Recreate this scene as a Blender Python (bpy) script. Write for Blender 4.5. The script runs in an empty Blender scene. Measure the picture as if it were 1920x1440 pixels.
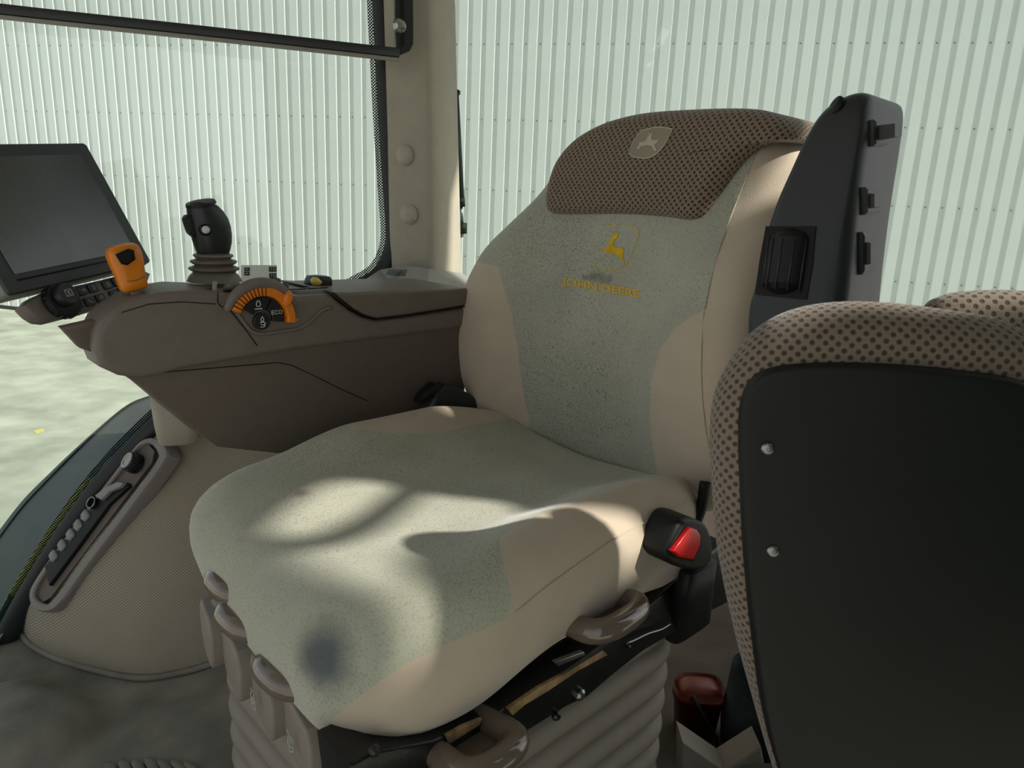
import bpy, bmesh, math, random
import numpy as np
from mathutils import Vector, Matrix
from mathutils.bvhtree import BVHTree
random.seed(7)
SC = bpy.context.scene
COL = SC.collection

# ------------------------------------------------------------------ camera
FPX = 1340.0                                  # focal length in pixels of the 1920 px frame
_D = np.array([-225., 5280., 1340.]); _D /= np.linalg.norm(_D)     # down, in camera axes
_Z = np.array([0., 0., 1.])
_F = _Z - (_Z @ _D) * _D; _F /= np.linalg.norm(_F)
_R = np.cross(_D, _F)
CM = np.array([_R, _F, -_D])                  # camera axes -> world axes
CC = np.array([0., 0., .95])
cam_d = bpy.data.cameras.new('camera'); cam = bpy.data.objects.new('camera', cam_d); COL.objects.link(cam)
cam_d.sensor_width = 36; cam_d.lens = 36 * FPX / 1920; cam_d.clip_start = .02; cam_d.clip_end = 200
m4 = Matrix.Identity(4)
for i in range(3):
    m4[i][0] = CM[i][0]; m4[i][1] = -CM[i][1]; m4[i][2] = -CM[i][2]; m4[i][3] = CC[i]
cam.matrix_world = m4
cam_d.dof.use_dof = True; cam_d.dof.focus_distance = 1.25; cam_d.dof.aperture_fstop = 14
SC.camera = cam

# ------------------------------------------------------------------ world, sun, exposure
SUN = np.array([.315, -.125, .27]); SUN /= np.linalg.norm(SUN)        # towards the sun
wd = bpy.data.worlds.new('sky'); SC.world = wd; wd.use_nodes = True
nt = wd.node_tree; nt.nodes.clear()
sky = nt.nodes.new('ShaderNodeTexSky'); sky.sky_type = 'HOSEK_WILKIE'; sky.turbidity = 5.5; sky.ground_albedo = .5
sky.sun_direction = SUN
hsv = nt.nodes.new('ShaderNodeHueSaturation'); hsv.inputs['Saturation'].default_value = .22
bg = nt.nodes.new('ShaderNodeBackground'); bg.inputs['Strength'].default_value = 2.6
wo = nt.nodes.new('ShaderNodeOutputWorld')
nt.links.new(sky.outputs[0], hsv.inputs['Color']); nt.links.new(hsv.outputs[0], bg.inputs['Color']); nt.links.new(bg.outputs[0], wo.inputs[0])
sun_d = bpy.data.lights.new('sun', 'SUN'); sun_d.energy = 3.8; sun_d.angle = math.radians(1.2); sun_d.color = (1., .955, .86)
sun = bpy.data.objects.new('sun', sun_d); COL.objects.link(sun); sun.location = (2, -6, 8)
sun.rotation_euler = Vector(SUN).to_track_quat('Z', 'Y').to_euler()
SC.view_settings.view_transform = 'Standard'; SC.view_settings.look = 'None'
SC.view_settings.gamma = 1; SC.view_settings.use_curve_mapping = False
SC.view_settings.exposure = 0.68

# ------------------------------------------------------------------ geometry of the place
def ray(u, v): return CM @ np.array([u - 960., v - 720., FPX])
def plane(u, v, p0, n):
    d = ray(u, v); n = np.asarray(n, float)
    return CC + ((np.asarray(p0, float) - CC) @ n) / (d @ n) * d
_A = math.radians(46)
SB = np.array([math.sin(_A), math.cos(_A), 0]); SN = np.array([math.cos(_A), -math.sin(_A), 0])
S0 = np.array([-.074, .926, 0])               # seat frame: x forward, y to the near side, z up
def loc(p): q = np.asarray(p) - S0; return np.array([-(q @ SB), q @ SN, q[2]])
def wor(l): return S0 - l[0] * SB + l[1] * SN + np.array([0, 0, l[2]])
def sy(u, v, y): return loc(plane(u, v, wor((0, y, 0)), SN))
def sx(u, v, x): return loc(plane(u, v, wor((x, 0, 0)), SB))
def sz(u, v, z): return loc(plane(u, v, (0, 0, z), (0, 0, 1)))
TW = np.array([.928, .371, 0]); TW /= np.linalg.norm(TW)          # along the tractor, to the rear
TM = np.array([TW[1], -TW[0], 0])                                 # across it, towards the near side
WP0 = np.array([0, 1.742, 0])                                     # right-hand window plane
def wp(u, v, off=0.): return plane(u, v, WP0 + off * TM, TM)
def wst(p): return np.array([(p - WP0) @ TW, p[2], (p - WP0) @ TM])
def wfrom(s, z, off=0.): return WP0 + s * TW + off * TM + np.array([0, 0, z])
SEATM = Matrix(((-SB[0], SN[0], 0, S0[0]), (-SB[1], SN[1], 0, S0[1]), (0, 0, 1, 0), (0, 0, 0, 1)))

# ------------------------------------------------------------------ materials
def lin(c):
    return tuple(((x / 255) / 12.92 if x / 255 <= .04045 else ((x / 255 + .055) / 1.055) ** 2.4) for x in c)
def mat(name, rgb, rough=.5, spec=.5, metal=0., noise=0., nscale=30., bump=0., bscale=200., coat=0., wear=None):
    m = bpy.data.materials.new(name); m.use_nodes = True
    t = m.node_tree; b = t.nodes['Principled BSDF']
    b.inputs['Roughness'].default_value = rough; b.inputs['Metallic'].default_value = metal
    b.inputs['Specular IOR Level'].default_value = spec
    if coat: b.inputs['Coat Weight'].default_value = coat; b.inputs['Coat Roughness'].default_value = .08
    c = lin(rgb)
    tc = t.nodes.new('ShaderNodeTexCoord')
    if noise:
        n = t.nodes.new('ShaderNodeTexNoise'); n.inputs['Scale'].default_value = nscale; n.inputs['Detail'].default_value = 6
        r = t.nodes.new('ShaderNodeValToRGB')
        r.color_ramp.elements[0].position = .3; r.color_ramp.elements[1].position = .72
        r.color_ramp.elements[0].color = tuple(x * (1 - noise) for x in c) + (1,)
        r.color_ramp.elements[1].color = tuple(min(1, x * (1 + noise)) for x in c) + (1,)
        t.links.new(tc.outputs['Object'], n.inputs['Vector']); t.links.new(n.outputs['Fac'], r.inputs['Fac'])
        t.links.new(r.outputs['Color'], b.inputs['Base Color'])
    else:
        b.inputs['Base Color'].default_value = c + (1,)
    if bump:
        n2 = t.nodes.new('ShaderNodeTexNoise'); n2.inputs['Scale'].default_value = bscale; n2.inputs['Detail'].default_value = 4
        bp = t.nodes.new('ShaderNodeBump'); bp.inputs['Strength'].default_value = bump; bp.inputs['Distance'].default_value = .002
        t.links.new(tc.outputs['Object'], n2.inputs['Vector']); t.links.new(n2.outputs['Fac'], bp.inputs['Height'])
        t.links.new(bp.outputs['Normal'], b.inputs['Normal'])
    return m
def fabric(name, rgb, speck=None, amount=.5, fuzz=.35, scale=420, stains=()):
    m = bpy.data.materials.new(name); m.use_nodes = True
    t = m.node_tree; N = t.nodes.new; L = t.links.new; b = t.nodes['Principled BSDF']
    b.inputs['Roughness'].default_value = .95; b.inputs['Specular IOR Level'].default_value = .15
    b.inputs['Sheen Weight'].default_value = fuzz; b.inputs['Sheen Roughness'].default_value = .5
    tc = N('ShaderNodeTexCoord'); c = lin(rgb)
    n0 = N('ShaderNodeTexNoise'); n0.inputs['Scale'].default_value = 9; n0.inputs['Detail'].default_value = 5
    r0 = N('ShaderNodeValToRGB'); r0.color_ramp.elements[0].position = .3; r0.color_ramp.elements[1].position = .75
    r0.color_ramp.elements[0].color = tuple(x * .88 for x in c) + (1,); r0.color_ramp.elements[1].color = tuple(x * 1.08 for x in c) + (1,)
    L(tc.outputs['Object'], n0.inputs['Vector']); L(n0.outputs['Fac'], r0.inputs['Fac'])
    out = r0.outputs['Color']
    n1 = N('ShaderNodeTexNoise'); n1.inputs['Scale'].default_value = scale; n1.inputs['Detail'].default_value = 3
    L(tc.outputs['Object'], n1.inputs['Vector'])
    if speck:
        r1 = N('ShaderNodeValToRGB'); r1.color_ramp.elements[0].position = .50; r1.color_ramp.elements[1].position = .66
        r1.color_ramp.elements[0].color = (0, 0, 0, 1); r1.color_ramp.elements[1].color = (amount,) * 3 + (1,)
        n3 = N('ShaderNodeTexNoise'); n3.inputs['Scale'].default_value = 6; n3.inputs['Detail'].default_value = 2
        L(tc.outputs['Object'], n3.inputs['Vector'])
        mu = N('ShaderNodeMath'); mu.operation = 'MULTIPLY'
        r3 = N('ShaderNodeValToRGB'); r3.color_ramp.elements[0].position = .35; r3.color_ramp.elements[1].position = .65
        r3.color_ramp.elements[0].color = (.45,) * 3 + (1,)
        L(n3.outputs['Fac'], r3.inputs['Fac'])
        L(n1.outputs['Fac'], r1.inputs['Fac']); L(r1.outputs['Color'], mu.inputs[0]); L(r3.outputs['Color'], mu.inputs[1])
        mx = N('ShaderNodeMix'); mx.data_type = 'RGBA'
        L(mu.outputs[0], mx.inputs['Factor']); L(out, mx.inputs['A']); mx.inputs['B'].default_value = lin(speck) + (1,)
        out = mx.outputs['Result']
    for (px, py, pz, rad, col, strength) in stains:
        vd = N('ShaderNodeVectorMath'); vd.operation = 'DISTANCE'; vd.inputs[1].default_value = (px, py, pz)
        nn = N('ShaderNodeTexNoise'); nn.inputs['Scale'].default_value = 40
        va = N('ShaderNodeVectorMath'); va.operation = 'MULTIPLY_ADD'; va.inputs[1].default_value = (.018,) * 3
        L(tc.outputs['Object'], nn.inputs['Vector']); L(nn.outputs['Color'], va.inputs[0]); L(tc.outputs['Object'], va.inputs[2])
        L(va.outputs[0], vd.inputs[0])
        mr = N('ShaderNodeMapRange'); mr.interpolation_type = 'SMOOTHSTEP'
        mr.inputs['From Min'].default_value = rad * .25; mr.inputs['From Max'].default_value = rad * 1.25
        mr.inputs['To Min'].default_value = strength; mr.inputs['To Max'].default_value = 0
        L(vd.outputs['Value'], mr.inputs['Value'])
        mx = N('ShaderNodeMix'); mx.data_type = 'RGBA'; L(mr.outputs[0], mx.inputs['Factor']); L(out, mx.inputs['A'])
        mx.inputs['B'].default_value = lin(col) + (1,); out = mx.outputs['Result']
    L(out, b.inputs['Base Color'])
    bp = N('ShaderNodeBump'); bp.inputs['Strength'].default_value = .35; bp.inputs['Distance'].default_value = .001
    L(n1.outputs['Fac'], bp.inputs['Height']); L(bp.outputs['Normal'], b.inputs['Normal'])
    return m
def dotted(name, rgb, dot, cell=.0072):
    m = bpy.data.materials.new(name); m.use_nodes = True
    t = m.node_tree; N = t.nodes.new; L = t.links.new; b = t.nodes['Principled BSDF']
    b.inputs['Roughness'].default_value = .95; b.inputs['Specular IOR Level'].default_value = .1
    b.inputs['Sheen Weight'].default_value = .25
    uv = N('ShaderNodeUVMap'); mp = N('ShaderNodeMapping'); mp.inputs['Rotation'].default_value[2] = math.radians(45)
    mp.inputs['Scale'].default_value = (1 / cell, 1 / cell, 1)
    vo = N('ShaderNodeTexVoronoi'); vo.voronoi_dimensions = '2D'; vo.inputs['Scale'].default_value = 1; vo.inputs['Randomness'].default_value = .12
    L(uv.outputs[0], mp.inputs[0]); L(mp.outputs[0], vo.inputs['Vector'])
    mr = N('ShaderNodeMapRange'); mr.interpolation_type = 'SMOOTHSTEP'
    mr.inputs['From Min'].default_value = .22; mr.inputs['From Max'].default_value = .36
    L(vo.outputs['Distance'], mr.inputs['Value'])
    mx = N('ShaderNodeMix'); mx.data_type = 'RGBA'; mx.inputs['A'].default_value = lin(dot) + (1,); mx.inputs['B'].default_value = lin(rgb) + (1,)
    L(mr.outputs[0], mx.inputs['Factor']); L(mx.outputs['Result'], b.inputs['Base Color'])
    bp = N('ShaderNodeBump'); bp.inputs['Strength'].default_value = .6; bp.inputs['Distance'].default_value = .0015
    L(mr.outputs[0], bp.inputs['Height']); L(bp.outputs['Normal'], b.inputs['Normal'])
    return m
def glass(name, tint, refl=1.0):
    m = bpy.data.materials.new(name); m.use_nodes = True
    t = m.node_tree; t.nodes.clear(); N = t.nodes.new; L = t.links.new
    o = N('ShaderNodeOutputMaterial'); tr = N('ShaderNodeBsdfTransparent'); tr.inputs[0].default_value = tint + (1,)
    gl = N('ShaderNodeBsdfGlossy'); gl.inputs['Roughness'].default_value = .0; gl.inputs['Color'].default_value = (refl,) * 3 + (1,)
    lw = N('ShaderNodeLayerWeight'); lw.inputs['Blend'].default_value = .5; pw_ = N('ShaderNodeMath'); pw_.operation = 'POWER'; pw_.inputs[1].default_value = 5; L(lw.outputs['Facing'], pw_.inputs[0])
    fr = N('ShaderNodeMath'); fr.operation = 'MULTIPLY_ADD'; fr.inputs[1].default_value = .96; fr.inputs[2].default_value = .04; L(pw_.outputs[0], fr.inputs[0])
    mx = N('ShaderNodeMixShader'); L(fr.outputs[0], mx.inputs[0]); L(tr.outputs[0], mx.inputs[1]); L(gl.outputs[0], mx.inputs[2]); L(mx.outputs[0], o.inputs[0])
    return m
def weave(name, rgb, dark, cell=.0042):
    m = bpy.data.materials.new(name); m.use_nodes = True
    t = m.node_tree; N = t.nodes.new; L = t.links.new; b = t.nodes['Principled BSDF']
    b.inputs['Roughness'].default_value = .8; b.inputs['Specular IOR Level'].default_value = .25
    uv = N('ShaderNodeUVMap'); mp = N('ShaderNodeMapping'); mp.inputs['Rotation'].default_value[2] = math.radians(45)
    mp.inputs['Scale'].default_value = (1 / cell, 1 / cell, 1)
    vo = N('ShaderNodeTexVoronoi'); vo.voronoi_dimensions = '2D'; vo.inputs['Scale'].default_value = 1; vo.inputs['Randomness'].default_value = 0
    L(uv.outputs[0], mp.inputs[0]); L(mp.outputs[0], vo.inputs['Vector'])
    mr = N('ShaderNodeMapRange'); mr.inputs['From Min'].default_value = .2; mr.inputs['From Max'].default_value = .55
    mr.inputs['To Min'].default_value = 1; mr.inputs['To Max'].default_value = 0
    L(vo.outputs['Distance'], mr.inputs['Value'])
    tc = N('ShaderNodeTexCoord'); n = N('ShaderNodeTexNoise'); n.inputs['Scale'].default_value = 5; n.inputs['Detail'].default_value = 6
    L(tc.outputs['Object'], n.inputs['Vector'])
    r = N('ShaderNodeValToRGB'); c = lin(rgb)
    r.color_ramp.elements[0].position = .3; r.color_ramp.elements[1].position = .7
    r.color_ramp.elements[0].color = (c[0] * .86, c[1] * .8, c[2] * .68, 1); r.color_ramp.elements[1].color = tuple(x * 1.05 for x in c) + (1,)
    L(n.outputs['Fac'], r.inputs['Fac'])
    mx = N('ShaderNodeMix'); mx.data_type = 'RGBA'; L(mr.outputs[0], mx.inputs['Factor']); mx.inputs['A'].default_value = lin(dark) + (1,)
    L(r.outputs['Color'], mx.inputs['B']); L(mx.outputs['Result'], b.inputs['Base Color'])
    bp = N('ShaderNodeBump'); bp.inputs['Strength'].default_value = .3; bp.inputs['Distance'].default_value = .0006
    L(mr.outputs[0], bp.inputs['Height']); L(bp.outputs['Normal'], b.inputs['Normal'])
    return m
def frit(name, cell=.0042):
    m = bpy.data.materials.new(name); m.use_nodes = True
    t = m.node_tree; t.nodes.clear(); N = t.nodes.new; L = t.links.new
    o = N('ShaderNodeOutputMaterial'); tr = N('ShaderNodeBsdfTransparent'); d = N('ShaderNodeBsdfDiffuse'); d.inputs[0].default_value = (.006, .008, .009, 1)
    uv = N('ShaderNodeUVMap'); mp = N('ShaderNodeMapping'); mp.inputs['Rotation'].default_value[2] = math.radians(45); mp.inputs['Scale'].default_value = (1 / cell, 1 / cell, 1)
    vo = N('ShaderNodeTexVoronoi'); vo.voronoi_dimensions = '2D'; vo.inputs['Scale'].default_value = 1; vo.inputs['Randomness'].default_value = 0
    L(uv.outputs[0], mp.inputs[0]); L(mp.outputs[0], vo.inputs['Vector'])
    lt = N('ShaderNodeMath'); lt.operation = 'LESS_THAN'; lt.inputs[1].default_value = .47; L(vo.outputs['Distance'], lt.inputs[0])
    mx = N('ShaderNodeMixShader'); L(lt.outputs[0], mx.inputs[0]); L(tr.outputs[0], mx.inputs[1]); L(d.outputs[0], mx.inputs[2]); L(mx.outputs[0], o.inputs[0])
    return m
M = {}
M['gray_fab'] = fabric('speckled_gray_velour', (170, 171, 155), speck=(96, 94, 84), amount=.75)
M['beige_fab'] = fabric('beige_velour', (188, 174, 155))
M['dot'] = dotted('dotted_brown_fabric', (128, 112, 96), (62, 50, 42))
M['dot_big'] = dotted('dotted_tan_fabric', (124, 112, 99), (72, 60, 52))
M['brown'] = mat('brown_plastic', (112, 104, 97), .5, .4, noise=.05, nscale=60, bump=.08, bscale=900)
M['brown_d'] = mat('brown_plastic_lower', (98, 88, 80), .55, .4, noise=.05, nscale=50, bump=.08, bscale=900)
M['lid'] = mat('armrest_pad_vinyl', (110, 102, 94), .5, .4, noise=.06, nscale=40, bump=.1, bscale=700)
M['bellow'] = mat('bellows_rubber', (136, 128, 117), .62, .35, noise=.06, nscale=25, bump=.06, bscale=500)
M['panel_f'] = mat('seat_front_plastic', (132, 124, 114), .55, .4, noise=.05, nscale=40, bump=.05, bscale=800)
M['lever'] = mat('lever_plastic', (106, 95, 84), .14, .6, coat=.6)
M['black'] = mat('black_plastic', (40, 43, 45), .42, .45, bump=.06, bscale=900)
M['black_m'] = mat('matte_black_plastic', (19, 21, 21), .55, .35, noise=.1, nscale=20)
M['black_g'] = mat('black_painted_steel', (20, 21, 22), .3, .5, noise=.3, nscale=35, bump=.15, bscale=120)
M['void'] = mat('deep_black_plastic', (14, 14, 14), .6, .3)
M['rubber'] = mat('black_rubber_seal', (30, 32, 34), .45, .4, noise=.15, nscale=90)
M['monitor'] = mat('charcoal_bezel', (48, 52, 54), .5, .4)
M['monitor_b'] = mat('gray_monitor_back', (122, 124, 118), .5, .4)
M['screen'] = mat('screen_glass', (56, 56, 53), .22, 1.0, noise=.25, nscale=7)
M['orange'] = mat('orange_plastic', (222, 122, 28), .42, .45, noise=.05, nscale=60)
M['orange_l'] = mat('orange_lever_plastic', (214, 122, 12), .35, .5, noise=.04, nscale=60)
M['keys'] = mat('black_key_plastic', (34, 36, 38), .4, .4)
M['icon'] = mat('white_print', (214, 218, 218), .6, .3)
M['icon_d'] = mat('gray_print', (170, 170, 166), .6, .3)
M['red'] = mat('red_plastic', (214, 20, 26), .3, .5)
M['post'] = mat('beige_textured_plastic', (166, 160, 145), .65, .3, noise=.05, nscale=25, bump=.35, bscale=420)
M['plug'] = mat('beige_plug_plastic', (172, 166, 150), .5, .35)
M['sill'] = mat('gray_plastic', (138, 138, 132), .5, .4, noise=.04, nscale=40)
M['bezel'] = mat('gray_brown_bezel', (124, 118, 112), .45, .4)
M['weave'] = weave('woven_fender_trim', (176, 168, 150), (116, 112, 100))
M['mat'] = mat('dusty_rubber_mat', (122, 119, 110), .7, .3, noise=.34, nscale=11, bump=.6, bscale=45)
M['floor'] = mat('dark_floor_rubber', (84, 78, 71), .8, .2, noise=.25, nscale=9, bump=.3, bscale=80)
M['steel'] = mat('bright_steel', (200, 200, 200), .25, .5, metal=1)
M['chrome'] = mat('dull_steel', (150, 152, 152), .35, .5, metal=1)
M['bronze'] = mat('worn_bronze_tape', (150, 124, 88), .55, .4, noise=.5, nscale=60, bump=.3, bscale=200)
M['glass'] = glass('tinted_glass', (.842, .908, .888))
M['frit'] = frit('dotted_frit')
M['wall'] = mat('white_painted_sheet', (228, 229, 226), .4, .5, noise=.03, nscale=1.2)
M['screw'] = mat('dark_screw_heads', (112, 118, 116), .5, .4)
M['concrete'] = mat('dusty_concrete', (176, 174, 160), .9, .2, noise=.26, nscale=2.2, bump=.6, bscale=12)
M['fender'] = mat('dark_gray_fender_plastic', (74, 82, 86), .55, .35, noise=.08, nscale=20)
M['green'] = mat('green_paint', (48, 96, 52), .35, .5)
M['yellow'] = mat('yellow_paint', (214, 196, 92), .4, .5)
M['ceil'] = mat('headliner_fabric', (176, 170, 156), .9, .2)
M['yellow_print'] = mat('faded_yellow_print', (208, 168, 44), .8, .2, noise=.18, nscale=90)
M['yellow_faint'] = fabric('very_faded_yellow_print', (214, 178, 58), speck=(168, 154, 110), amount=.7, scale=300)
M['emblem'] = fabric('olive_emblem_patch', (146, 138, 120))
M['emblem_l'] = fabric('pale_emblem_thread', (184, 178, 162))
M['smudge'] = fabric('dark_grime', (96, 90, 80), speck=(140, 138, 124), amount=.7, scale=260)
M['paper'] = mat('pale_decal_film', (222, 228, 222), .4, .4)
M['redlamp'] = mat('dark_red_plastic', (120, 44, 28), .35, .5, noise=.3, nscale=30)
M['bag'] = mat('slate_cloth', (56, 60, 64), .85, .2, noise=.2, nscale=30, bump=.4, bscale=90)

M['cap'] = mat('smoky_plastic_cap', (118, 122, 120), .25, .5)

# ------------------------------------------------------------------ mesh helpers
def obj(name, V, Fc, m, parent=None, smooth=True, uv=None, label=None, kind=None, auto=None):
    me = bpy.data.meshes.new(name)
    me.from_pydata([tuple(map(float, v)) for v in V], [], [tuple(int(i) for i in f) for f in Fc])
    bmm = bmesh.new(); bmm.from_mesh(me)
    if smooth and auto:
        a = math.radians(auto)
        for e in bmm.edges:
            if len(e.link_faces) == 2 and e.calc_face_angle(0) > a: e.smooth = False
    bmm.to_mesh(me); bmm.free()
    if m is not None: me.materials.append(m)
    for p in me.polygons: p.use_smooth = smooth
    if uv is not None:
        l = me.uv_layers.new(name='UVMap')
        for i, lp in enumerate(me.loops): l.data[i].uv = (float(uv[lp.vertex_index][0]), float(uv[lp.vertex_index][1]))
    me.update()
    o = bpy.data.objects.new(name, me); COL.objects.link(o)
    if parent is not None: o.parent = parent
    if label: o['label'] = label
    if kind: o['kind'] = kind
    return o
def copy(o, parent=None, mw=None):
    c = o.copy(); COL.objects.link(c); c.parent = parent if parent is not None else o.parent
    if mw is not None: c.matrix_basis = mw
    return c
def root(name, mw=None, label=None, cat=None, group=None, kind=None):
    o = bpy.data.objects.new(name, None); COL.objects.link(o); o.empty_display_size = .05
    if mw is not None: o.matrix_world = mw
    return tag(o, label, cat, group, kind)
def tag(o, label=None, cat=None, group=None, kind=None):
    if label: o['label'] = label
    if cat: o['category'] = cat
    if group: o['group'] = group
    if kind: o['kind'] = kind
    return o
def fixn(V, Fc):
    bm = bmesh.new(); vs = [bm.verts.new(tuple(map(float, v))) for v in V]
    for f in Fc:
        try: bm.faces.new([vs[int(i)] for i in f])
        except ValueError: pass
    bmesh.ops.recalc_face_normals(bm, faces=bm.faces)
    bm.verts.index_update()
    F2 = [[v.index for v in f.verts] for f in bm.faces]; bm.free()
    return V, F2
def catmull(P, n, closed=True):
    P = [np.asarray(p, float) for p in P]; k = len(P); out = []
    segs = k if closed else k - 1
    for i in range(segs):
        p0, p1, p2, p3 = (P[(i - 1) % k], P[i], P[(i + 1) % k], P[(i + 2) % k]) if closed else (P[max(i - 1, 0)], P[i], P[i + 1], P[min(i + 2, k - 1)])
        for j in range(12):
            t = j / 12
            out.append(.5 * ((2 * p1) + (-p0 + p2) * t + (2 * p0 - 5 * p1 + 4 * p2 - p3) * t * t + (-p0 + 3 * p1 - 3 * p2 + p3) * t ** 3))
    if not closed: out.append(P[-1])
    out = np.array(out)
    Q = np.vstack([out, out[:1]]) if closed else out
    d = np.concatenate([[0], np.cumsum(np.linalg.norm(np.diff(Q, axis=0), axis=1))])
    t = np.linspace(0, d[-1], n + 1)[:-1] if closed else np.linspace(0, d[-1], n)
    return np.stack([np.interp(t, d, Q[:, i]) for i in range(Q.shape[1])], 1)
def poly_sdf(poly, pts):                     # negative inside
    poly = np.asarray(poly); pts = np.asarray(pts); a = poly; b = np.roll(poly, -1, 0)
    d = np.full(len(pts), 1e9); inside = np.zeros(len(pts), bool)
    for p, q in zip(a, b):
        e = q - p; w = pts - p; t = np.clip((w @ e) / (e @ e + 1e-12), 0, 1)
        d = np.minimum(d, np.linalg.norm(w - t[:, None] * e, axis=1))
        c = ((p[1] > pts[:, 1]) != (q[1] > pts[:, 1])) & (pts[:, 0] < (q[0] - p[0]) * (pts[:, 1] - p[1]) / (q[1] - p[1] + 1e-12) + p[0])
        inside ^= c
    return np.where(inside, -d, d)
def split(V, Fc, UV, d):
    """cut a mesh along d = 0 into (d < 0, d >= 0)"""
    V = [np.asarray(v, float) for v in V]; UV = [np.asarray(u, float) for u in UV]; d = list(d); cut = {}
    def mid(i, j):
        k = (min(i, j), max(i, j))
        if k not in cut:
            t = d[i] / (d[i] - d[j]); V.append(V[i] + t * (V[j] - V[i])); UV.append(UV[i] + t * (UV[j] - UV[i])); cut[k] = len(V) - 1
        return cut[k]
    res = [[], []]
    for f in Fc:
        for side in (0, 1):
            o = []
            for a, b in zip(f, list(f[1:]) + [f[0]]):
                ia = (d[a] < 0) == (side == 0); ib = (d[b] < 0) == (side == 0)
                if ia: o.append(a)
                if ia != ib: o.append(mid(a, b))
            if len(o) >= 3: res[side].append(o)
    out = []
    for fs in res:
        used = sorted({i for f in fs for i in f}); mp = {i: k for k, i in enumerate(used)}
        out.append(([V[i] for i in used], [[mp[i] for i in f] for f in fs], [UV[i] for i in used]))
    return out
def star(outline, c, front, rho, thick, mp, n=140, rho_b=None, inner=14, smooth_outline=True):
    """padded slab: outline in (a, b), front(a, b) gives its height h, rounded rims; mp(a, b, h) -> xyz. Returns V, F, UV"""
    O = catmull(outline, n) if smooth_outline else np.asarray(outline, float)
    n = len(O); c = np.asarray(c, float); rho_b = rho if rho_b is None else rho_b
    v = O - c; R = np.linalg.norm(v, axis=1); vh = v / R[:, None]
    rings = []
    for k in range(1, inner + 1): rings.append(('i', k / inner, 0, 0, 'f'))
    for ph in np.linspace(0, 90, 7)[1:]:
        a = math.radians(ph); rings.append(('e', rho * (1 - math.sin(a)), rho * (1 - math.cos(a)), rho * a, 'f'))
    side = thick - rho - rho_b
    for k in (1, 2, 3): rings.append(('e', 0, rho + side * k / 3, rho * math.pi / 2 + side * k / 3, 'f'))
    for ph in np.linspace(90, 0, 6)[1:]:
        a = math.radians(ph); rings.append(('e', rho_b * (1 - math.sin(a)), thick - rho_b * (1 - math.cos(a)), rho * math.pi / 2 + side + rho_b * (math.pi / 2 - a), 'f'))
    V = []; UV = []
    ab = c; V.append(mp(ab[0], ab[1], front(ab[0], ab[1]))); UV.append(ab)
    for kind, e, drop, arc, _ in rings:
        for i in range(n):
            if kind == 'i': p = c + v[i] * e * (1 - min(rho / R[i], .9)); u = p
            else:
                p = O[i] - vh[i] * e; u = O[i] - vh[i] * rho + vh[i] * arc
            V.append(mp(p[0], p[1], front(p[0], p[1]) - drop)); UV.append(u)
    nr = len(rings); Fc = []
    for i in range(n): Fc.append([0, 1 + i, 1 + (i + 1) % n])
    for r in range(nr - 1):
        for i in range(n):
            a = 1 + r * n + i; b = 1 + r * n + (i + 1) % n; Fc.append([a, a + n, b + n, b])
    V.append(mp(c[0], c[1], front(c[0], c[1]) - thick)); UV.append(c); k = len(V) - 1; s = 1 + (nr - 1) * n
    for i in range(n): Fc.append([k, s + (i + 1) % n, s + i])
    V, Fc = fixn(V, Fc)
    return V, Fc, UV
def area2(P): P = np.asarray(P); return .5 * np.sum(P[:, 0] * np.roll(P[:, 1], -1) - np.roll(P[:, 0], -1) * P[:, 1])
def inset(P, d):
    P = np.asarray(P, float); s = 1 if area2(P) > 0 else -1
    e = np.roll(P, -1, 0) - P; e /= (np.linalg.norm(e, axis=1)[:, None] + 1e-12)
    nrm = np.stack([-e[:, 1], e[:, 0]], 1) * s; npv = np.roll(nrm, 1, 0); b = nrm + npv
    k = np.clip((b * nrm).sum(1), .5, 2)
    return P + b / k[:, None] * d
def prism(P, h0, h1, mp, bev=.0, bev2=0., seg=4):
    """extrude the 2D outline P from h0 (front, bevelled) to h1; mp(a, b, h) -> xyz"""
    P = np.asarray(P, float); n = len(P); s = 1 if h1 > h0 else -1; rings = []
    if bev:
        for k in range(seg + 1):
            a = math.pi / 2 * k / seg; rings.append((bev * (1 - math.sin(a)), h0 + s * bev * (1 - math.cos(a))))
    else: rings.append((0, h0))
    if bev2:
        for k in range(seg, -1, -1):
            a = math.pi / 2 * k / seg; rings.append((bev2 * (1 - math.sin(a)), h1 - s * bev2 * (1 - math.cos(a))))
    else: rings.append((0, h1))
    V = []
    for d, h in rings:
        Q = inset(P, d) if d > 1e-9 else P
        V += [mp(q[0], q[1], h) for q in Q]
    Fc = [list(range(n))[::-1]]
    for r in range(len(rings) - 1):
        for i in range(n):
            a = r * n + i; b = r * n + (i + 1) % n; Fc.append([a, b, b + n, a + n])
    Fc.append([(len(rings) - 1) * n + i for i in range(n)])
    return fixn(V, Fc)
def rrect(w, h, r, c=(0, 0), seg=5):
    P = []
    for (sx_, sy_, a0) in ((1, 1, 0), (-1, 1, 90), (-1, -1, 180), (1, -1, 270)):
        for k in range(seg + 1):
            a = math.radians(a0 + 90 * k / seg); P.append((c[0] + sx_ * (w / 2 - r) + r * math.cos(a), c[1] + sy_ * (h / 2 - r) + r * math.sin(a)))
    return P
def circ(r, c=(0, 0), n=28): return [(c[0] + r * math.cos(2 * math.pi * i / n), c[1] + r * math.sin(2 * math.pi * i / n)) for i in range(n)]
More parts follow.
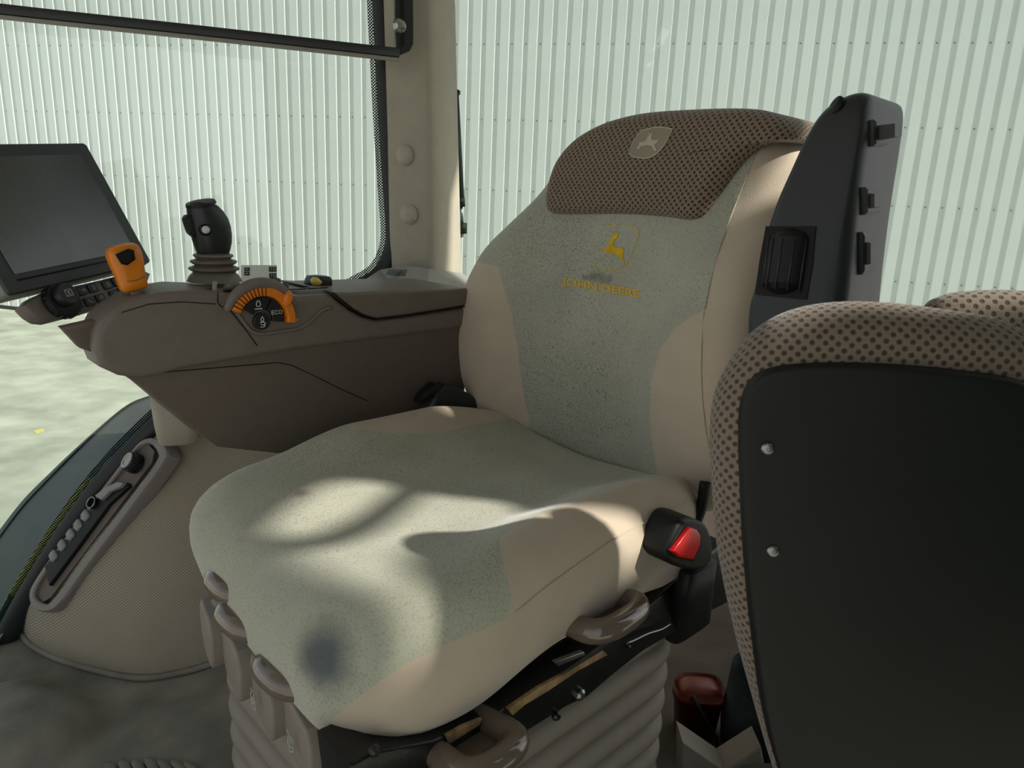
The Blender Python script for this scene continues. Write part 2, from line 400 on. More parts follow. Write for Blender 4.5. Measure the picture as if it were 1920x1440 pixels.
def tube(path, r, n=10, closed=False, flat=None):
    """round (or, with flat = (direction, factor), flattened) tube along 3D points"""
    P = [Vector(tuple(map(float, p))) for p in path]; k = len(P); V = []; Fc = []
    up = Vector((0, 0, 1)); prev = None
    for i in range(k):
        t = (P[(i + 1) % k] - P[i - 1]) if closed else (P[min(i + 1, k - 1)] - P[max(i - 1, 0)]); t.normalize()
        if prev is None: a = t.cross(up) if abs(t.dot(up)) < .95 else t.cross(Vector((1, 0, 0)))
        else: a = prev - t * prev.dot(t)
        a.normalize(); prev = a; b = t.cross(a); rr = r[i] if hasattr(r, '__len__') else r
        for j in range(n):
            q = 2 * math.pi * j / n; V.append(P[i] + a * rr * math.cos(q) + b * rr * math.sin(q))
    for i in range(k if closed else k - 1):
        for j in range(n):
            a = i * n + j; b = i * n + (j + 1) % n; c = ((i + 1) % k) * n; Fc.append([a, b, c + (j + 1) % n, c + j])
    if not closed: Fc.append(list(range(n))[::-1]); Fc.append([(k - 1) * n + j for j in range(n)])
    return [tuple(v) for v in V], Fc
def loft(rings, n=24, e=2.4):
    """rings of (centre, axis_u, axis_v, half_u, half_v); superellipse sections"""
    V = []; Fc = []
    for c, au, av, hu, hv in rings:
        c, au, av = np.asarray(c, float), np.asarray(au, float), np.asarray(av, float)
        for j in range(n):
            q = 2 * math.pi * j / n; cu, su = math.cos(q), math.sin(q)
            V.append(c + au * hu * math.copysign(abs(cu) ** (2 / e), cu) + av * hv * math.copysign(abs(su) ** (2 / e), su))
    k = len(rings)
    for i in range(k - 1):
        for j in range(n): Fc.append([i * n + j, i * n + (j + 1) % n, (i + 1) * n + (j + 1) % n, (i + 1) * n + j])
    Fc.append(list(range(n))[::-1]); Fc.append([(k - 1) * n + j for j in range(n)])
    return fixn(V, Fc)
def lathe(prof, c, ax, n=32):
    """profile [(radius, height)] around the axis ax through c"""
    ax = Vector(ax).normalized(); a = ax.orthogonal().normalized(); b = ax.cross(a); c = Vector(tuple(c)); V = []; Fc = []
    for r, h in prof:
        for j in range(n):
            q = 2 * math.pi * j / n; V.append(tuple(c + ax * h + a * r * math.cos(q) + b * r * math.sin(q)))
    for i in range(len(prof) - 1):
        for j in range(n): Fc.append([i * n + j, i * n + (j + 1) % n, (i + 1) * n + (j + 1) % n, (i + 1) * n + j])
    Fc.append(list(range(n))[::-1]); Fc.append([(len(prof) - 1) * n + j for j in range(n)])
    return fixn(V, Fc)
def strokes(lines, wdt, mp, h=.0006):
    """printed line marks: thin raised ribbons in (a, b)"""
    V = []; Fc = []
    for ln in lines:
        P = np.asarray(ln, float)
        for p, q in zip(P[:-1], P[1:]):
            d = q - p; L_ = np.linalg.norm(d)
            if L_ < 1e-9: continue
            d /= L_; nn = np.array([-d[1], d[0]]) * wdt / 2; p2 = p - d * wdt * .3; q2 = q + d * wdt * .3; k = len(V)
            for a in (p2 + nn, p2 - nn, q2 - nn, q2 + nn): V.append(mp(a[0], a[1], h))
            for a in (p2 + nn, p2 - nn, q2 - nn, q2 + nn): V.append(mp(a[0], a[1], 0))
            Fc += [[k, k + 1, k + 2, k + 3], [k, k + 4, k + 5, k + 1], [k + 1, k + 5, k + 6, k + 2], [k + 2, k + 6, k + 7, k + 3], [k + 3, k + 7, k + 4, k]]
    return fixn(V, Fc)
def text2d(s, size, align='CENTER', ext=.0, bold=0.):
    cu = bpy.data.curves.new('t', 'FONT'); cu.body = s; cu.size = size; cu.align_x = align; cu.align_y = 'CENTER'; cu.resolution_u = 2; cu.extrude = ext; cu.offset = bold
    o = bpy.data.objects.new('t', cu); me = bpy.data.meshes.new_from_object(o)
    V = [tuple(v.co) for v in me.vertices]; Fc = [list(p.vertices) for p in me.polygons]
    bpy.data.objects.remove(o); bpy.data.curves.remove(cu); bpy.data.meshes.remove(me)
    return V, Fc
def subdiv_poly(P, step):
    out = []; P = np.asarray(P, float)
    for p, q in zip(P, np.roll(P, -1, 0)):
        k = max(1, int(np.linalg.norm(q - p) / step)); out += [p + (q - p) * i / k for i in range(k)]
    return out
def W3(a, b, h): return np.array([a, b, h])

# ================================================================== outside
GZ = -1.6
ground = obj('ground', [(-40, -25, GZ), (40, -25, GZ), (40, 40, GZ), (-40, 40, GZ)], [[0, 1, 2, 3]], M['concrete'], smooth=False)
tag(ground, 'pale dusty concrete yard outside the cab window', kind='structure')
WD = np.array([.978, -.207, 0]); WD /= np.linalg.norm(WD); WN = np.array([-WD[1] * -1, 0, 0])
WN = np.array([-.207, -.978, 0]); WN /= np.linalg.norm(WN)                # towards the tractor
B0 = np.array([-10.57, 14.5, 0]); PITCH = .22862; S1 = .9596
wall = root('wall_back', Matrix.Translation((-2, 12.7, GZ)), kind='structure'); wall['label'] = 'white ribbed sheet metal wall of the building beyond the windows'
winv = wall.matrix_world.inverted()
def bw(s, h, z): return B0 + WD * s + WN * h + np.array([0, 0, z])
prof = [(0, -.034), (.058, -.034), (.076, 0), (PITCH - .012, 0), (PITCH, -.034), (PITCH, -.06), (0, -.06)]
def strip_mp(a, b, h): return WD * a + WN * b + np.array([0, 0, h])
V, Fc = prism(prof, 0, 8.6, strip_mp)
strip = None
for k in range(-50, 115):
    p = bw(S1 + k * PITCH - .035, 0, GZ) - np.array([-2, 12.7, GZ])
    if strip is None: strip = obj('wall_panel', V, Fc, M['wall'], wall, auto=20); o = strip
    else: o = copy(strip, wall)
    o.location = tuple(p)
V = []; Fc = []
for z in (5.63, 4.51, 3.39, 2.25, 1.137, .02, -1.1):
    for k in range(-11, 84):
        c = bw(S1 + k * PITCH, -.034, z); n0 = len(V)
        for i in range(6):
            a = math.pi / 3 * i; V.append(c + WD * .011 * math.cos(a) + np.array([0, 0, .011 * math.sin(a)]) + WN * .008 - np.array([-2, 12.7, GZ]))
        for i in range(6):
            a = math.pi / 3 * i; V.append(c + WD * .011 * math.cos(a) + np.array([0, 0, .011 * math.sin(a)]) - np.array([-2, 12.7, GZ]))
        Fc.append([n0 + i for i in range(6)]); Fc += [[n0 + i, n0 + (i + 1) % 6, n0 + 6 + (i + 1) % 6, n0 + 6 + i] for i in range(6)]
obj('screw_heads', V, Fc, M['screw'], wall, smooth=False, kind='stuff')
# yellow paint mark and joint on the yard
q = [plane(u, v, (0, 0, GZ + .004), (0, 0, 1)) for u, v in ((62, 808), (80, 803), (84, 807), (68, 813))]
tag(obj('paint_mark', [tuple(p) for p in q] + [tuple(p - np.array([0, 0, .003])) for p in q], [[0, 1, 2, 3], [0, 4, 5, 1], [1, 5, 6, 2], [2, 6, 7, 3], [3, 7, 4, 0]], M['yellow'], smooth=False), 'small yellow paint mark on the concrete yard outside', 'paint mark')

# ================================================================== cab structure
# floor
floor = obj('floor', *prism([tuple(wfrom(-1.55, 0, 1.45)[:2]), tuple(wfrom(1.1, 0, 1.45)[:2]), tuple(wfrom(1.6, 0, .35)[:2]), tuple(wfrom(-.12, 0, .0)[:2]), tuple(wfrom(-1.55, 0, .0)[:2])], 0, -.06, lambda a, b, h: np.array([a, b, h])), M['floor'], smooth=False)
tag(floor, 'dark dusty rubber cab floor', kind='structure')
# ceiling (out of frame, shades the cab) and the left window plane
LP0 = np.array([0, -.05, 0])
def lf(s, z, off=0.): return LP0 + TW * s + TM * off + np.array([0, 0, z])
OW = (LP0 - WP0) @ TM
ceil_p = [wfrom(-2.4, 0, .0), wfrom(.58, 0, .0), wfrom(.60, 0, .70), wfrom(.68, 0, .88), wfrom(.90, 0, 1.12), wfrom(.90, 0, 1.40), wfrom(.84, 0, OW), wfrom(-2.4, 0, OW)]
ceiling = obj('ceiling', *prism([(p[0], p[1]) for p in ceil_p], 1.90, 1.97, lambda a, b, h: np.array([a, b, h])), M['ceil'], smooth=False)
tag(ceiling, 'pale cab headliner above the seats', kind='structure')
# right-hand window: glass, seal, dotted border
seal_px = [(695, -90), (699, 0), (705, 120), (712, 250), (720, 370), (724, 430), (720, 468), (700, 505), (660, 530), (600, 562), (500, 622), (400, 690), (300, 768), (200, 868), (120, 972), (50, 1082), (0, 1172), (-60, 1290)]
sp = np.array([wst(wp(u, v))[:2] for u, v in seal_px])
sc = catmull(list(sp), 140, False)
win1 = root('window_1', Matrix.Translation(tuple(wfrom(-.6, .3))), kind='structure'); win1['label'] = 'right hand cab side window with rounded lower corner and black seal'
w1 = np.array(win1.matrix_world.translation)
gpoly = [tuple(p) for p in sc] + [(-1.75, sc[-1][1]), (-1.75, sc[0][1])]
obj('glass', *prism(gpoly, .001, -.005, lambda a, b, h: wfrom(a, b, h) - w1), M['glass'], win1, smooth=False)
def ribbon(curve, off0, off1, h, side):
    """strip along a 2D curve between two inward offsets"""
    c = np.asarray(curve); t = np.gradient(c, axis=0); t /= np.linalg.norm(t, axis=1)[:, None]
    nn = np.stack([t[:, 1], -t[:, 0]], 1) * side
    return c + nn * off0, c + nn * off1, h
def strip_mesh(A, B, h, mp, thick=.0):
    V = []; Fc = []; UV = []; n = len(A)
    for a, b in zip(A, B): V += [mp(a[0], a[1], h), mp(b[0], b[1], h)]; UV += [a, b]
    for i in range(n - 1): Fc.append([2 * i, 2 * i + 1, 2 * i + 3, 2 * i + 2])
    return V, Fc, UV
A, B, h = ribbon(sc, -.004, .013, .0025, 1)
V, Fc, UV = strip_mesh(A, B, .0025, lambda a, b, h: wfrom(a, b, h) - w1)
obj('dotted_border', V, Fc, M['frit'], win1, smooth=False, uv=UV)
# seal: flattened profile swept along the curve
def sweep2d(curve, prof, mp):
    """prof [(offset along outward normal, height)] swept along a 2D curve"""
    c = np.asarray(curve); t = np.gradient(c, axis=0); t /= np.linalg.norm(t, axis=1)[:, None]; nn = np.stack([-t[:, 1], t[:, 0]], 1)
    V = []; Fc = []; k = len(prof)
    for p, q in zip(c, nn):
        for o, h in prof: r = p + q * o; V.append(mp(r[0], r[1], h))
    for i in range(len(c) - 1):
        for j in range(k): Fc.append([i * k + j, i * k + (j + 1) % k, (i + 1) * k + (j + 1) % k, (i + 1) * k + j])
    Fc.append(list(range(k))); Fc.append([(len(c) - 1) * k + j for j in range(k)])
    return fixn(V, Fc)
sealprof = [(-.002, .003), (-.002, .010), (.003, .018), (.012, .023), (.030, .024), (.040, .018), (.042, .003)]
obj('seal', *sweep2d(sc, sealprof, lambda a, b, h: wfrom(a, b, h) - w1), M['rubber'], win1, auto=50)

# fender panel below the window
top = [wp(u, v, .012) for u, v in [(-60, 1262), (20, 1160), (100, 1036), (200, 900), (300, 795), (400, 716), (520, 640), (640, 575), (735, 520), (860, 520), (1000, 560), (1200, 600)]]
bot = [plane(u, v, (0, 0, .004), (0, 0, 1)) for u, v in [(-60, 1290), (22, 1182), (62, 1216), (125, 1247), (250, 1277), (340, 1268), (430, 1240)]] + [wfrom(s, .004, .16) for s in (-.5, -.3, -.1, .1, .35)]
tt = catmull(top, 90, False); bb = catmull(bot, 90, False)
V = []; UV = []; Fc = []; NV = 24
for i in range(90):
    L_ = np.linalg.norm(tt[i] - bb[i])
    for j in range(NV + 1):
        t = j / NV; k = min(1, L_ / .35)
        p = bb[i] * (1 - t) + tt[i] * t + TM * (.055 * k * math.sin(math.pi * t ** .8)) ; V.append(p); UV.append(((p - WP0) @ TW, t * L_))
for i in range(89):
    for j in range(NV): Fc.append([i * (NV + 1) + j, (i + 1) * (NV + 1) + j, (i + 1) * (NV + 1) + j + 1, i * (NV + 1) + j + 1])
fwall = obj('wall_right', V, Fc, M['weave'], smooth=True, uv=UV)
tag(fwall, 'beige woven textured trim over the right inner fender', kind='structure')
FB = BVHTree.FromPolygons([Vector(tuple(v)) for v in V], Fc)
def onf(u, v):
    d = Vector(tuple(ray(u, v))).normalized(); h = FB.ray_cast(Vector(tuple(CC)), d)
    return (np.array(h[0]), np.array(h[1])) if h[0] is not None else (wp(u, v, .06), TM)
rimp = [onf(u, v)[0] + TM * .004 if onf(u, v)[0][2] > .01 else b_ for (u, v), b_ in [((0, 0), b_) for b_ in bb[3:60]]]
obj('lower_rim', *tube([b_ + TM * .008 + np.array([0, 0, .014]) for b_ in bb[2:66]], .0065, 8), M['mat'], fwall)
# soft corner block under the console
V, Fc = loft([(wp(332, 790, .10) + np.array([0, 0, z]), TW, TM, hw, hd) for z, hw, hd in ((-.040, .030, .035), (-.034, .036, .045), (.0, .040, .05), (.06, .044, .05))], 24, 4)
tag(obj('trim_4', V, Fc, M['post']), 'beige corner cover block under the console', kind='structure')

# rear corner post
def pst(u, v, off): return wst(wp(u, v, off))
post_t = [(714, 0), (728, 0), (785, 0), (806, 0), (830, 0), (853, 0)]
post_b = [(731, 500), (742, 500), (795, 505), (814, 506), (840, 508), (865, 510)]
offs = [.012, .035, .085, .095, .075, .03]
ring_t = [pst(u, v - 0, o) for (u, v), o in zip(post_t, offs)]; ring_b = [pst(u, v, o) for (u, v), o in zip(post_b, offs)]
V = []; K = 12; profN = []
for z in np.linspace(.70, 1.90, K):
    r = []
    for a, b in zip(ring_b, ring_t):
        t = (z - a[1]) / (b[1] - a[1]); r.append((a[0] + (b[0] - a[0]) * t, a[2]))
    r = [tuple(x) for x in catmull(r, 26, False)] + [(r[-1][0], -.02), (r[0][0], -.02)]
    V += [wfrom(s, z, o) for s, o in r]; npf = len(r)
Fc = []
for i in range(K - 1):
    for j in range(npf): Fc.append([i * npf + j, i * npf + (j + 1) % npf, (i + 1) * npf + (j + 1) % npf, (i + 1) * npf + j])
Fc.append(list(range(npf))); Fc.append([(K - 1) * npf + j for j in range(npf)])
V, Fc = fixn(V, Fc)
post = obj('trim_1', V, Fc, M['post'], auto=60); tag(post, 'beige cab post between the two windows', kind='structure')
PB = BVHTree.FromPolygons([Vector(tuple(v)) for v in V], Fc)
def onpost(u, v):
    d = Vector(tuple(ray(u, v))).normalized(); h = PB.ray_cast(Vector(tuple(CC)), d)
    return np.array(h[0]), np.array(h[1])
for (u, v) in ((760, 291), (768, 402)):
    p, n_ = onpost(u, v)
    obj('plug_button', *lathe([(.021, -.004), (.021, .004), (.016, .009), (.014, .010), (.008, .0115), (.001, .012)], p, n_), M['plug'], post, auto=40)
# sill with vent under the post
sA = [wp(712, 506, .03), wp(760, 497, .095), wp(805, 504, .105), wp(868, 512, .06)]
sB = [wp(676, 530, .13), wp(740, 536, .16), wp(800, 540, .165), wp(910, 552, .14)]
V = [tuple(p) for p in sA] + [tuple(p) for p in sB] + [tuple(p - np.array([0, 0, .1])) for p in sB] + [tuple(p - np.array([0, 0, .16])) for p in sA]
Fc = [[r * 4 + i, r * 4 + i + 1, ((r + 1) % 4) * 4 + i + 1, ((r + 1) % 4) * 4 + i] for r in range(4) for i in range(3)] + [[0, 4, 8, 12], [3, 7, 11, 15]]
V, Fc = fixn(V, Fc)
sill = obj('trim_2', V, Fc, M['sill'], smooth=False); tag(sill, 'gray window sill with vent slots at the foot of the post', kind='structure')
SBV = BVHTree.FromPolygons([Vector(tuple(v)) for v in V], Fc)
def onsill(u, v):
    d = Vector(tuple(ray(u, v))).normalized(); h = SBV.ray_cast(Vector(tuple(CC)), d)
    return (np.array(h[0]), np.array(h[1])) if h[0] is not None else (wp(u, v, .06), np.array([0, 0, 1.]))
slot0 = None
for i in range(12):
    a, n_ = onsill(730 + i * 3.0, 505 + i * .1); b, _ = onsill(725 + i * 3.0, 515 + i * .3); n_ = n_ if n_[2] > 0 else -n_
    obj('vent_slot', *tube([a, b], .0008, 6), M['void'], sill)

# rear side window
R0 = wfrom(-.165, 0, -.01); RW = np.array([.985, .17, 0]); RW /= np.linalg.norm(RW); RM = np.array([RW[1], -RW[0], 0])
def rw(s, z, off=0.): return R0 + RW * s + RM * off + np.array([0, 0, z])
win2 = root('window_2', Matrix.Translation(tuple(rw(.9, .7))), kind='structure'); win2['label'] = 'large rear side window behind the seats'
w2 = np.array(win2.matrix_world.translation)
obj('glass', *prism([(0.0, .45), (2.1, .45), (2.1, 1.90), (0.0, 1.90)], .0, -.006, lambda a, b, h: rw(a, b, h) - w2), M['glass'], win2, smooth=False)
obj('lower_frame', *prism([(0.0, .40), (2.1, .40), (2.1, .46), (0.0, .46)], .02, -.02, lambda a, b, h: rw(a, b, h) - w2), M['black_m'], win2, smooth=False)
wall_rear = obj('wall_rear', *prism([(0.0, 0), (2.1, 0), (2.1, .41), (0.0, .41)], .04, .0, lambda a, b, h: rw(a, b, h)), M['brown_d'], smooth=False)
tag(wall_rear, 'dark brown lower trim behind the seats', kind='structure')

# outside rear fender beyond the side window
fa = [(310, 775), (250, 828), (190, 892), (120, 985), (60, 1075), (0, 1180), (-70, 1310)]
fb = [(318, 733), (290, 740), (240, 758), (170, 815), (90, 890), (30, 953), (-60, 1075)]
FA = catmull([wp(u, v, -.03) for u, v in fa], 50, False); FBp = catmull([wp(u, v, -.34) for u, v in fb], 50, False)
V = []; Fc = []; NK = 10
for i in range(50):
    for j in range(NK + 1):
        t = j / NK; V.append(FA[i] * (1 - t) + FBp[i] * t + np.array([0, 0, .012 * math.sin(math.pi * t)]))
    V.append(FBp[i] - np.array([0, 0, .09])); V.append(FA[i] - np.array([0, 0, .09]))
k = NK + 3
for i in range(49):
    for j in range(k): Fc.append([i * k + j, i * k + (j + 1) % k, (i + 1) * k + (j + 1) % k, (i + 1) * k + j])
Fc.append(list(range(k))); Fc.append([49 * k + j for j in range(k)])
V, Fc = fixn(V, Fc)
fd = root('tractor_fender', Matrix.Translation(tuple(FA[25])), 'dark gray curved outer fender seen through the side window', 'fender')
fo = FA[25]
obj('fender_shell', [v - fo for v in map(np.asarray, V)], Fc, M['fender'], fd, auto=50)
cre = [FA[i] * .12 + FBp[i] * .88 + np.array([0, 0, .0075]) - fo for i in range(50)]
obj('crease_line', *tube(cre, .0022, 6), M['black_m'], fd)
obj('edge_bead', *tube([FA[i] + np.array([0, 0, .014]) - fo for i in range(14, 34)], .011, 8), M['yellow'], fd, label='pale yellow bead along the fender edge')
obj('edge_bead', *tube([FA[i] + np.array([0, 0, .012]) - fo for i in range(33, 50)], .013, 8), M['green'], fd, label='green bead along the fender edge')
# thin rod seen under the display, outside
tag(obj('mirror_rod', *tube([wp(-60, 571, -.12), wp(0, 575, -.12), wp(62, 582, -.12)], .004, 8), M['black_m']), 'thin black rod outside below the display', 'rod')

# gas strut by the rear side window
gs = root('gas_strut', Matrix.Translation(tuple(plane(868, 440, R0 - RM * .03, RM))), 'slim black gas strut outside the rear side window', 'strut')
g0 = np.array(gs.matrix_world.translation)
def gp_(u, v): return plane(u, v, R0 - RM * .03, RM) - g0
obj('cylinder', *tube([gp_(855, 170), gp_(858, 260), gp_(864, 372)], [.006, .0085, .0085], 12), M['black'], gs)
obj('collar', *tube([gp_(863.5, 370), gp_(865, 388)], .0095, 12), M['black_m'], gs)
obj('piston_rod', *tube([gp_(864.5, 384), gp_(866.5, 425)], .004, 10), M['chrome'], gs)
obj('end_fitting', *tube([gp_(866.5, 418), gp_(866.5, 438)], .0115, 12), M['black_m'], gs)
obj('ball_joint', *lathe([(.004, -.006), (.008, -.003), (.008, .004), (.004, .007)], gp_(863, 441), (0, 0, 1), 14), M['chrome'], gs)
p_, n_ = gp_(856, 174), None
obj('upper_joint', *lathe([(.004, -.006), (.009, -.003), (.009, .004), (.004, .007)], p_, (0, 0, 1), 14), M['black'], gs)

# sun blind rail
br = root('sun_blind_rail', Matrix.Translation(tuple(wp(740, 92, .10))), 'black roller blind rail with slotted bracket across the side window', 'blind rail')
b0 = np.array(br.matrix_world.translation)
rl = [wp(-140, -4, .05) - b0, wp(0, 17, .05) - b0, wp(380, 58, .07) - b0, wp(700, 94, .10) - b0, wp(748, 99, .12) - b0]
def barmesh(path, hz, hd, dz=0., dd=0.):
    V = []; Fc = []; prof = rrect(2 * hd, 2 * hz, min(hd, hz) * .5, seg=2); k = len(prof)
    for p in path:
        for a, b in prof: V.append(np.asarray(p) + TM * (a + dd) + np.array([0, 0, b + dz]))
    for i in range(len(path) - 1):
        for j in range(k): Fc.append([i * k + j, i * k + (j + 1) % k, (i + 1) * k + (j + 1) % k, (i + 1) * k + j])
    Fc.append(list(range(k))); Fc.append([(len(path) - 1) * k + j for j in range(k)])
    return fixn(V, Fc)
obj('rail', *barmesh(catmull(rl, 24, False), .0085, .006), M['black'], br, auto=40)
obj('blind_edge', *barmesh(catmull(rl, 24, False), .0035, .0045, -.0125), M['sill'], br, auto=40)
def bk(a, b, h): return wp(a, b, .12 + h) - b0
outl = [(737, -120), (770, -120), (772, 40), (772, 84), (766, 97), (750, 104), (741, 96), (739, 60)]
obj('bracket', *prism([(u, v) for u, v in outl], .012, .0, lambda a, b, h: wp(a, b, .105) + TM * h - b0, bev=0), M['black'], br, smooth=False)
obj('slot', *prism([(747, -100), (753, -100), (755.5, 86), (749.5, 90)], .0135, .011, lambda a, b, h: wp(a, b, .105) + TM * h - b0), M['void'], br, smooth=False)
bo = wp(746, 51, .105) - b0
blt = obj('bolt', *lathe([(.013, .011), (.013, .014), (.0095, .0145), (.009, .021), (.006, .0215), (.001, .0215)], bo, TM, 6), M['steel'], br, smooth=False)
obj('washer', *lathe([(.0135, .0105), (.0135, .0135), (.004, .0136)], bo, TM, 20), M['chrome'], blt)

# decal on the side window above the console
dc = root('window_decal', Matrix.Translation(tuple(wp(490, 510, .004))), 'clear sticker with small black symbol labels on the side window', 'sticker')
d0 = np.array(dc.matrix_world.translation)
def dcp(a, b, h): return wp(a, b, .004 + h) - d0
obj('film', *prism([(452, 497), (519, 497), (519, 540), (452, 540)], .0012, .0, dcp), M['paper'], dc, smooth=False)
for k_, (u, v, w_, h_) in enumerate(((463, 505, 10, 7), (463, 513, 10, 7), (511.5, 505, 14, 9), (512, 517, 14, 9))):
    lb = obj('symbol_label', *prism([(u - w_ / 2, v - h_ / 2), (u + w_ / 2, v - h_ / 2), (u + w_ / 2, v + h_ / 2), (u - w_ / 2, v + h_ / 2)], .0022, .0012, dcp), M['keys'], dc, smooth=False)
    if k_ < 2: ln = [[(u - 3, v), (u - 1, v - 1.5), (u - 1, v + 1.5), (u + 1, v - 1), (u + 3, v + .5)]]
    else: ln = [[(u + 3 + 2.6 * math.cos(a), v + 2.6 * math.sin(a)) for a in np.linspace(0, 6.28, 9)], [(u - 4, v - 2), (u - 2, v - 2), (u - 2.6, v + .3), (u - 4, v + 2)]]
    obj('print', *strokes(ln, .7, lambda a, b, h: dcp(a, b, .0024 + h)), M['icon'], lb, smooth=False)

# ================================================================== driver seat
from mathutils.interpolate import poly_3d_calc
CL = loc(CC)
def rdir(u, v):
    d = ray(u, v); return np.array([-(d @ SB), d @ SN, d[2]])
class Surf:
    """a mesh in the seat frame that pixels of the photograph's camera can be cast onto"""
    def __init__(s, V, Fc, UV=None):
        s.V = [Vector(tuple(map(float, v))) for v in V]; s.F = Fc; s.UV = UV; s.b = BVHTree.FromPolygons(s.V, Fc)
    def hit(s, u, v, off=0.):
        d = Vector(tuple(rdir(u, v))).normalized(); h = s.b.ray_cast(Vector(tuple(CL)), d)
        if h[0] is None:
            h = s.b.find_nearest(Vector(tuple(CL)) + d * 1.2)
        n_ = h[1] if h[1].dot(d) < 0 else -h[1]
        return np.array(h[0] + n_ * off)
    def uv(s, u, v):
        d = Vector(tuple(rdir(u, v))).normalized(); h = s.b.ray_cast(Vector(tuple(CL)), d)
        if h[0] is None: return None
        f = s.F[h[2]]; w = poly_3d_calc([s.V[i] for i in f], h[0])
        return sum(np.asarray(s.UV[i], float) * k for i, k in zip(f, w))
def sstep(a, b, x): t = min(1, max(0, (x - a) / (b - a))); return t * t * (3 - 2 * t)
seat = root('driver_seat', SEATM, 'gray and beige velour driver seat with dotted brown headrest on a bellows base', 'seat')

# --- cushion
c_out = [(.312, 0), (.312, .10), (.302, .17), (.26, .226), (.18, .250), (.0, .258), (-.15, .252), (-.27, .235), (-.315, .19), (-.32, 0), (-.315, -.19), (-.27, -.235), (-.15, -.25), (.0, -.252), (.14, -.252), (.225, -.245), (.283, -.208), (.307, -.12)]
def c_top(x, y):
    z = .578 - 1.6 * max(0, x - .17) ** 2 - .10 * max(0, -x - .12)
    bol = sstep(.12, .225, abs(y)) * sstep(.20, .02, x) if x > -.05 else sstep(.12, .225, abs(y)) * (1 - .45 * sstep(-.12, -.3, x))
    return z + .034 * bol - .012 * (1 - sstep(0, .2, abs(y)))
def c_map(x, y, h): z0 = c_top(x, y); return np.array([x, y, z0 - (z0 - h) * (1 + .30 * sstep(-.15, .2, y) - .36 * sstep(.12, .28, x) * (1 - .75 * sstep(.06, .20, y)))])
V, Fc, UV = star(c_out, (0, 0), c_top, .055, .130, c_map, n=200, rho_b=.055, inner=26)
CS = Surf(V, Fc, UV)
near_b = [(617, 1350), (640, 1333), (700, 1287), (800, 1227), (880, 1190), (966, 1151), (957, 1110), (940, 1050), (934, 1008), (1000, 973), (1080, 938), (1150, 913), (1232, 888)]
far_b = [(985, 778), (940, 787), (890, 798), (840, 809), (780, 813), (720, 811), (660, 804), (610, 796), (575, 793)]
nb = [CS.uv(u, v) for u, v in near_b]; fb_ = [CS.uv(u, v) for u, v in far_b]; nb = [p for p in nb if p is not None]; fb_ = [p for p in fb_ if p is not None]
poly = [np.array([nb[0][0] + .5, nb[0][1] + .05])] + nb + [np.array([-.6, nb[-1][1]]), np.array([-.6, fb_[0][1]])] + fb_ + [np.array([fb_[-1][0] + .0, -.7]), np.array([nb[0][0] + .5, -.7])]
d = poly_sdf(poly, UV)
P_in, P_out = split(V, Fc, UV, d)
st = CS.hit(603, 1235); st2 = CS.hit(565, 925)
M['gray_cush'] = fabric('stained_gray_velour', (174, 175, 157), speck=(100, 98, 86), amount=.6, stains=((st[0] + .009, st[1] + .009, st[2] + .009, .040, (64, 74, 82), .85), (st2[0] + .009, st2[1] + .009, st2[2] + .009, .013, (120, 104, 84), .7)))
cush = obj('cushion', P_in[0], P_in[1], M['gray_cush'], seat, label='speckled gray velour cushion centre with a dark stain')
obj('side_bolsters', P_out[0], P_out[1], M['beige_fab'], cush, label='plain beige velour sides')
smp = [CS.hit(u, v, .0006) for u, v in [(966, 1150), (1010, 1113), (1060, 1075), (1110, 1040), (1150, 1012), (1200, 983), (1250, 958), (1300, 936)]]
obj('seam', *tube(catmull(smp, 40, False), .0011, 6), M['beige_fab'], cush)

# --- backrest
bz = [.50, .56, .62, .70, .80, .88, .95, 1.05, 1.15]; bx = [-.296, -.288, -.28, -.275, -.287, -.312, -.341, -.386, -.43]
def b_front(y, z):
    yy = y + .02
    x = float(np.interp(z, bz, bx)); s = sstep(.10, .235, abs(yy))
    return x + .036 * s * sstep(1.0, .84, z) - .25 * max(0, abs(yy) - .16) ** 1.5 * sstep(.85, 1.05, z)
b_out = [(-.06, .490), (-.20, .50), (-.275, .550), (-.315, .625), (-.325, .70), (-.320, .79), (-.298, .86), (-.266, .915), (-.232, .97), (-.195, 1.035), (-.12, 1.075), (.0, 1.082), (.12, 1.08), (.20, 1.06), (.24, 1.02), (.258, .95), (.27, .86), (.278, .76), (.278, .66), (.262, .585), (.22, .520), (.10, .490)]
bmp = lambda a, b, h: np.array([h, a, b])
V, Fc, UV = star(b_out, (-.02, .8), b_front, .05, .125, bmp, n=220, rho_b=.03, inner=26)
BS = Surf(V, Fc, UV)
lb_ = [(934, 498), (945, 540), (960, 590), (970, 650), (977, 710), (986, 760), (991, 778)]
rb_ = [(1232, 884), (1224, 840), (1218, 780), (1222, 710), (1238, 655), (1262, 620), (1295, 594), (1320, 583), (1332, 530), (1350, 465), (1375, 395), (1402, 328), (1420, 285)]
lu = [p for p in (BS.uv(u, v) for u, v in lb_) if p is not None]; ru = [p for p in (BS.uv(u, v) for u, v in rb_) if p is not None]
poly = [np.array([-.7, lu[0][1] + .02])] + lu + [np.array([lu[-1][0], .3]), np.array([ru[0][0], .3])] + ru + [np.array([ru[-1][0], 1.5]), np.array([-.7, 1.5])]
d = poly_sdf(poly, UV); B_in, B_out = split(V, Fc, UV, d)
GP = [(BS.hit(u, 519 + k), r) for k, (u, r) in enumerate(((1098, .008), (1108, .010), (1118, .011), (1130, .009), (1142, .009)))]
M['gray_back'] = fabric('grimy_gray_velour', (170, 171, 155), speck=(96, 94, 84), amount=.75, stains=tuple((g[0] + .009, g[1] + .009, g[2] + .009, r, (70, 66, 58), .45) for g, r in GP))
